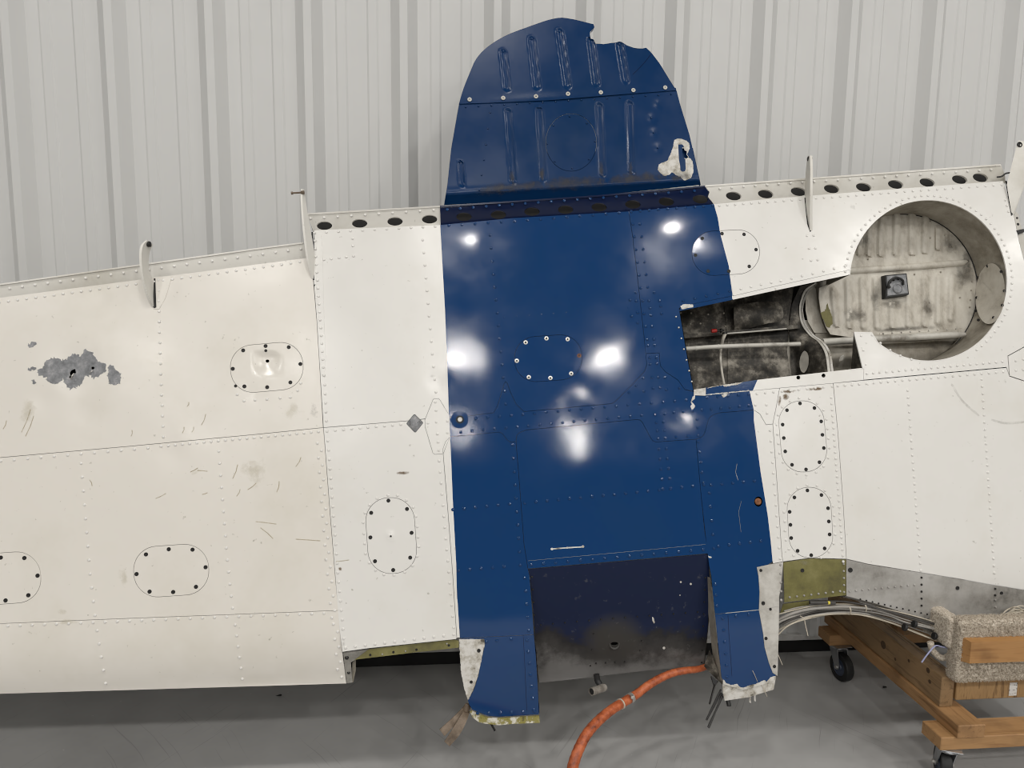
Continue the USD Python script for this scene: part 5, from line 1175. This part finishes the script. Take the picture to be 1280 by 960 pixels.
obj('printed_sticker', cbox((sp[0] - .012, -.7012, sp[2] - .021), (sp[0] + .012, -.7000, sp[2] + .019), .0002), STICKER, dol, 'small printed sticker', smooth=False)
# carpeted cradle front: rounded slab with pile
a, b = hitY(1204, 777, -.735), hitY(1189, 848, -.735)
CT, CB = a[2] + .004, .291
cx0 = .5 * (a[0] + b[0]) - .004


def rslab(x0, x1, y0, y1, z0, z1, r, step=.008):
    sph = trimesh.creation.icosphere(2, r).vertices
    c = np.array([(x, y, zz) for x in (x0 + r, x1 - r) for y in (y0 + r, y1 - r) for zz in (z0 + r, z1 - r)])
    m = manifold3d.Manifold.hull_points((c[:, None] + sph[None]).reshape(-1, 3)).refine_to_length(step).to_mesh()
    v = np.array(m.vert_properties[:, :3])
    t = trimesh.Trimesh(v, m.tri_verts, process=False)
    n = t.vertex_normals
    t.vertices = v + n * ((meshkit.fbm(v * 160, 2, 3) - .5)[:, None] * .0045)
    return t


slab = rslab(cx0, 1.99, -.745, -.700, CB, CT, .013)
cr = obj('carpet_pad', slab, CARPET, dol, 'beige carpet wrapped over the cradle front', smooth=True)
flap = rslab(cx0 - .012, cx0 + .03, -.720, -.60, CT - .095, CT - .004, .012)
obj('carpet_flap', flap, CARPET, dol, smooth=True)
q = spline([hitY(1163, 803, -.68), hitY(1166, 813, -.68), hitY(1176, 822, -.685), hitY(1186, 820, -.69), hitY(1190, 812, -.70)], 8)
obj('carpet_flap', tube(q, .009, 10), CARPET, dol, 'curled carpet end', smooth=True)
# pile: short fibres standing off the pad
pts, fi = trimesh.sample.sample_surface(slab, 42000, seed=4)
fnrm = slab.face_normals[fi]
keep = pts[:, 0] < 1.80
pts, fnrm = pts[keep], fnrm[keep]
r3 = np.random.default_rng(11)
dirn = fnrm + r3.normal(0, .38, fnrm.shape); dirn /= np.linalg.norm(dirn, axis=1, keepdims=True)
ln = r3.uniform(.002, .0046, len(pts))[:, None]
cv = np.stack([pts - fnrm * .001, pts + dirn * ln * .6 + r3.normal(0, .0004, pts.shape), pts + dirn * ln + r3.normal(0, .0009, pts.shape)], 1).reshape(-1, 3) - BASE[dol]
bc = UsdGeom.BasisCurves.Define(stage, numbered(dol + '/carpet_pile'))
bc.CreateTypeAttr('linear'); bc.CreateCurveVertexCountsAttr(Vt.IntArray.FromNumpy(np.full(len(pts), 3, np.int32)))
bc.CreatePointsAttr(Vt.Vec3fArray.FromNumpy(cv.astype(np.float32)))
bc.CreateWidthsAttr(Vt.FloatArray.FromNumpy(np.full(len(cv), .0008, np.float32))); bc.SetWidthsInterpolation('vertex')
UsdShade.MaterialBindingAPI.Apply(bc.GetPrim()).Bind(CARPET); bc.GetPrim().SetCustomDataByKey('kind', 'stuff')
# oak board fixed to the pad
w0, w1 = hitY(1208, 801, -.764), hitY(1203, 831, -.764)
ox0 = .5 * (w0[0] + w1[0]) + .006
f0 = [(ox0, w1[2]), (1.985, w1[2]), (1.985, w0[2]), (ox0, w0[2])]
obj('oak_board', prism([np.array([x, -.742, z]) for x, z in f0], [np.array([x + (.010 if x < 1.9 else 0), -.766, z + (.004 if z < .37 else -.004)]) for x, z in f0]), OAK, dol, 'bevelled oak board on the carpet pad')


def hitX(px, py, X):
    d = ray(px, py); return EYE + d * ((X - EYE[0]) / d[..., 0])[..., None]


for px, py, r in ((1104, 806, .013), (1160, 838, .008), (1162, 852, .006), (1136, 826, .005), (1119, 824, .005)):
    c = hitX(px, py, 1.3918)
    obj('knot', lathe([(0, 0), (r * .5, .0002), (r, .0001), (r, -.001)], c, (-1, 0, 0), 14), worn('dark_wood_knot', [(.3, (.035, .018, .008)), (.6, (.09, .05, .022))], 120., .7) if 'dark_wood_knot' not in MATS else MATS['dark_wood_knot'], dol)


def caster(cx, cy, ang, label=None):
    """Swivel caster: top plate, fork, wheel with hub and axle bolt."""
    ca, sa = math.cos(ang), math.sin(ang)
    fw, ax_ = np.array([ca, sa, 0]), np.array([-sa, ca, 0])
    c = np.array([cx, cy, .0]) + fw * .028
    c[2] = .05
    T = np.eye(4); T[:3, 0], T[:3, 1], T[:3, 2], T[:3, 3] = fw, ax_, [0, 0, 1], [cx, cy, 0]

    def put(m): m = m.copy(); m.apply_transform(T); return m
    pl = obj('caster', put(joined([cbox((-.038, -.030, .1225), (.038, .030, .125), .001), lathe([(0, .108), (.024, .108), (.027, .113), (.022, .1228), (0, .1228)], (0, 0, 0), (0, 0, 1), 20)])), STEEL, dol, label)
    cheeks = []
    for s in (-1, 1):
        prof = Polygon([(-.022, .112), (.024, .112), (.040, .060), (.036, .046), (.026, .040), (.016, .048)])
        e = trimesh.creation.extrude_polygon(prof, .0025, engine='earcut')
        v = e.vertices.copy(); e.vertices = np.c_[v[:, 0], v[:, 2] + s * .0195 - .00125, v[:, 1]]; trimesh.repair.fix_normals(e); cheeks.append(e)
    cheeks.append(cbox((-.022, -.0205, .109), (.024, .0205, .112), .001))
    obj('fork', put(joined(cheeks)), STEEL, pl)
    prof = [(.030, -.013), (.036, -.0145), (.047, -.014), (.0495, -.0105), (.050, 0), (.0495, .0105), (.047, .014), (.036, .0145), (.030, .013)]
    obj('tyre', lathe(prof, c, ax_, 36), BLACK, pl)
    obj('wheel_hub', lathe([(0, -.0125), (.010, -.0135), (.012, -.010), (.029, -.010), (.0305, -.013), (.0305, .013), (.029, .010), (.012, .010), (.010, .0135), (0, .0125)], c, ax_, 28), HUB, pl)
    obj('axle_bolt', lathe([(0, -.026), (.006, -.026), (.006, -.021), (.004, -.021), (.004, .021), (.006, .021), (.006, .027), (0, .027)], c, ax_, 8), SCREWL, pl)


caster(1.393, -.186, math.radians(-83))
caster(1.385, -.765, math.radians(66))
caster(1.93, -.168, math.radians(-40)); caster(1.93, -.752, math.radians(-70))

for i, (px, py, w, lab) in enumerate([(349, 869, .016, 'small dark sliver of debris on the floor below the outer white panel'), (1105.5, 858.5, .010, 'tiny dark crumb of debris on the floor beside the dolly')]):
    c = hitZ(px, py, .003)
    m = manifold3d.Manifold.hull_points(c + np.random.default_rng(i).normal(0, 1, (14, 3)) * [w * .35, w * .35, .0011]).to_mesh()
    obj('debris', trimesh.Trimesh(m.vert_properties[:, :3], m.tri_verts, process=False), KERB, label=lab, cat='debris')
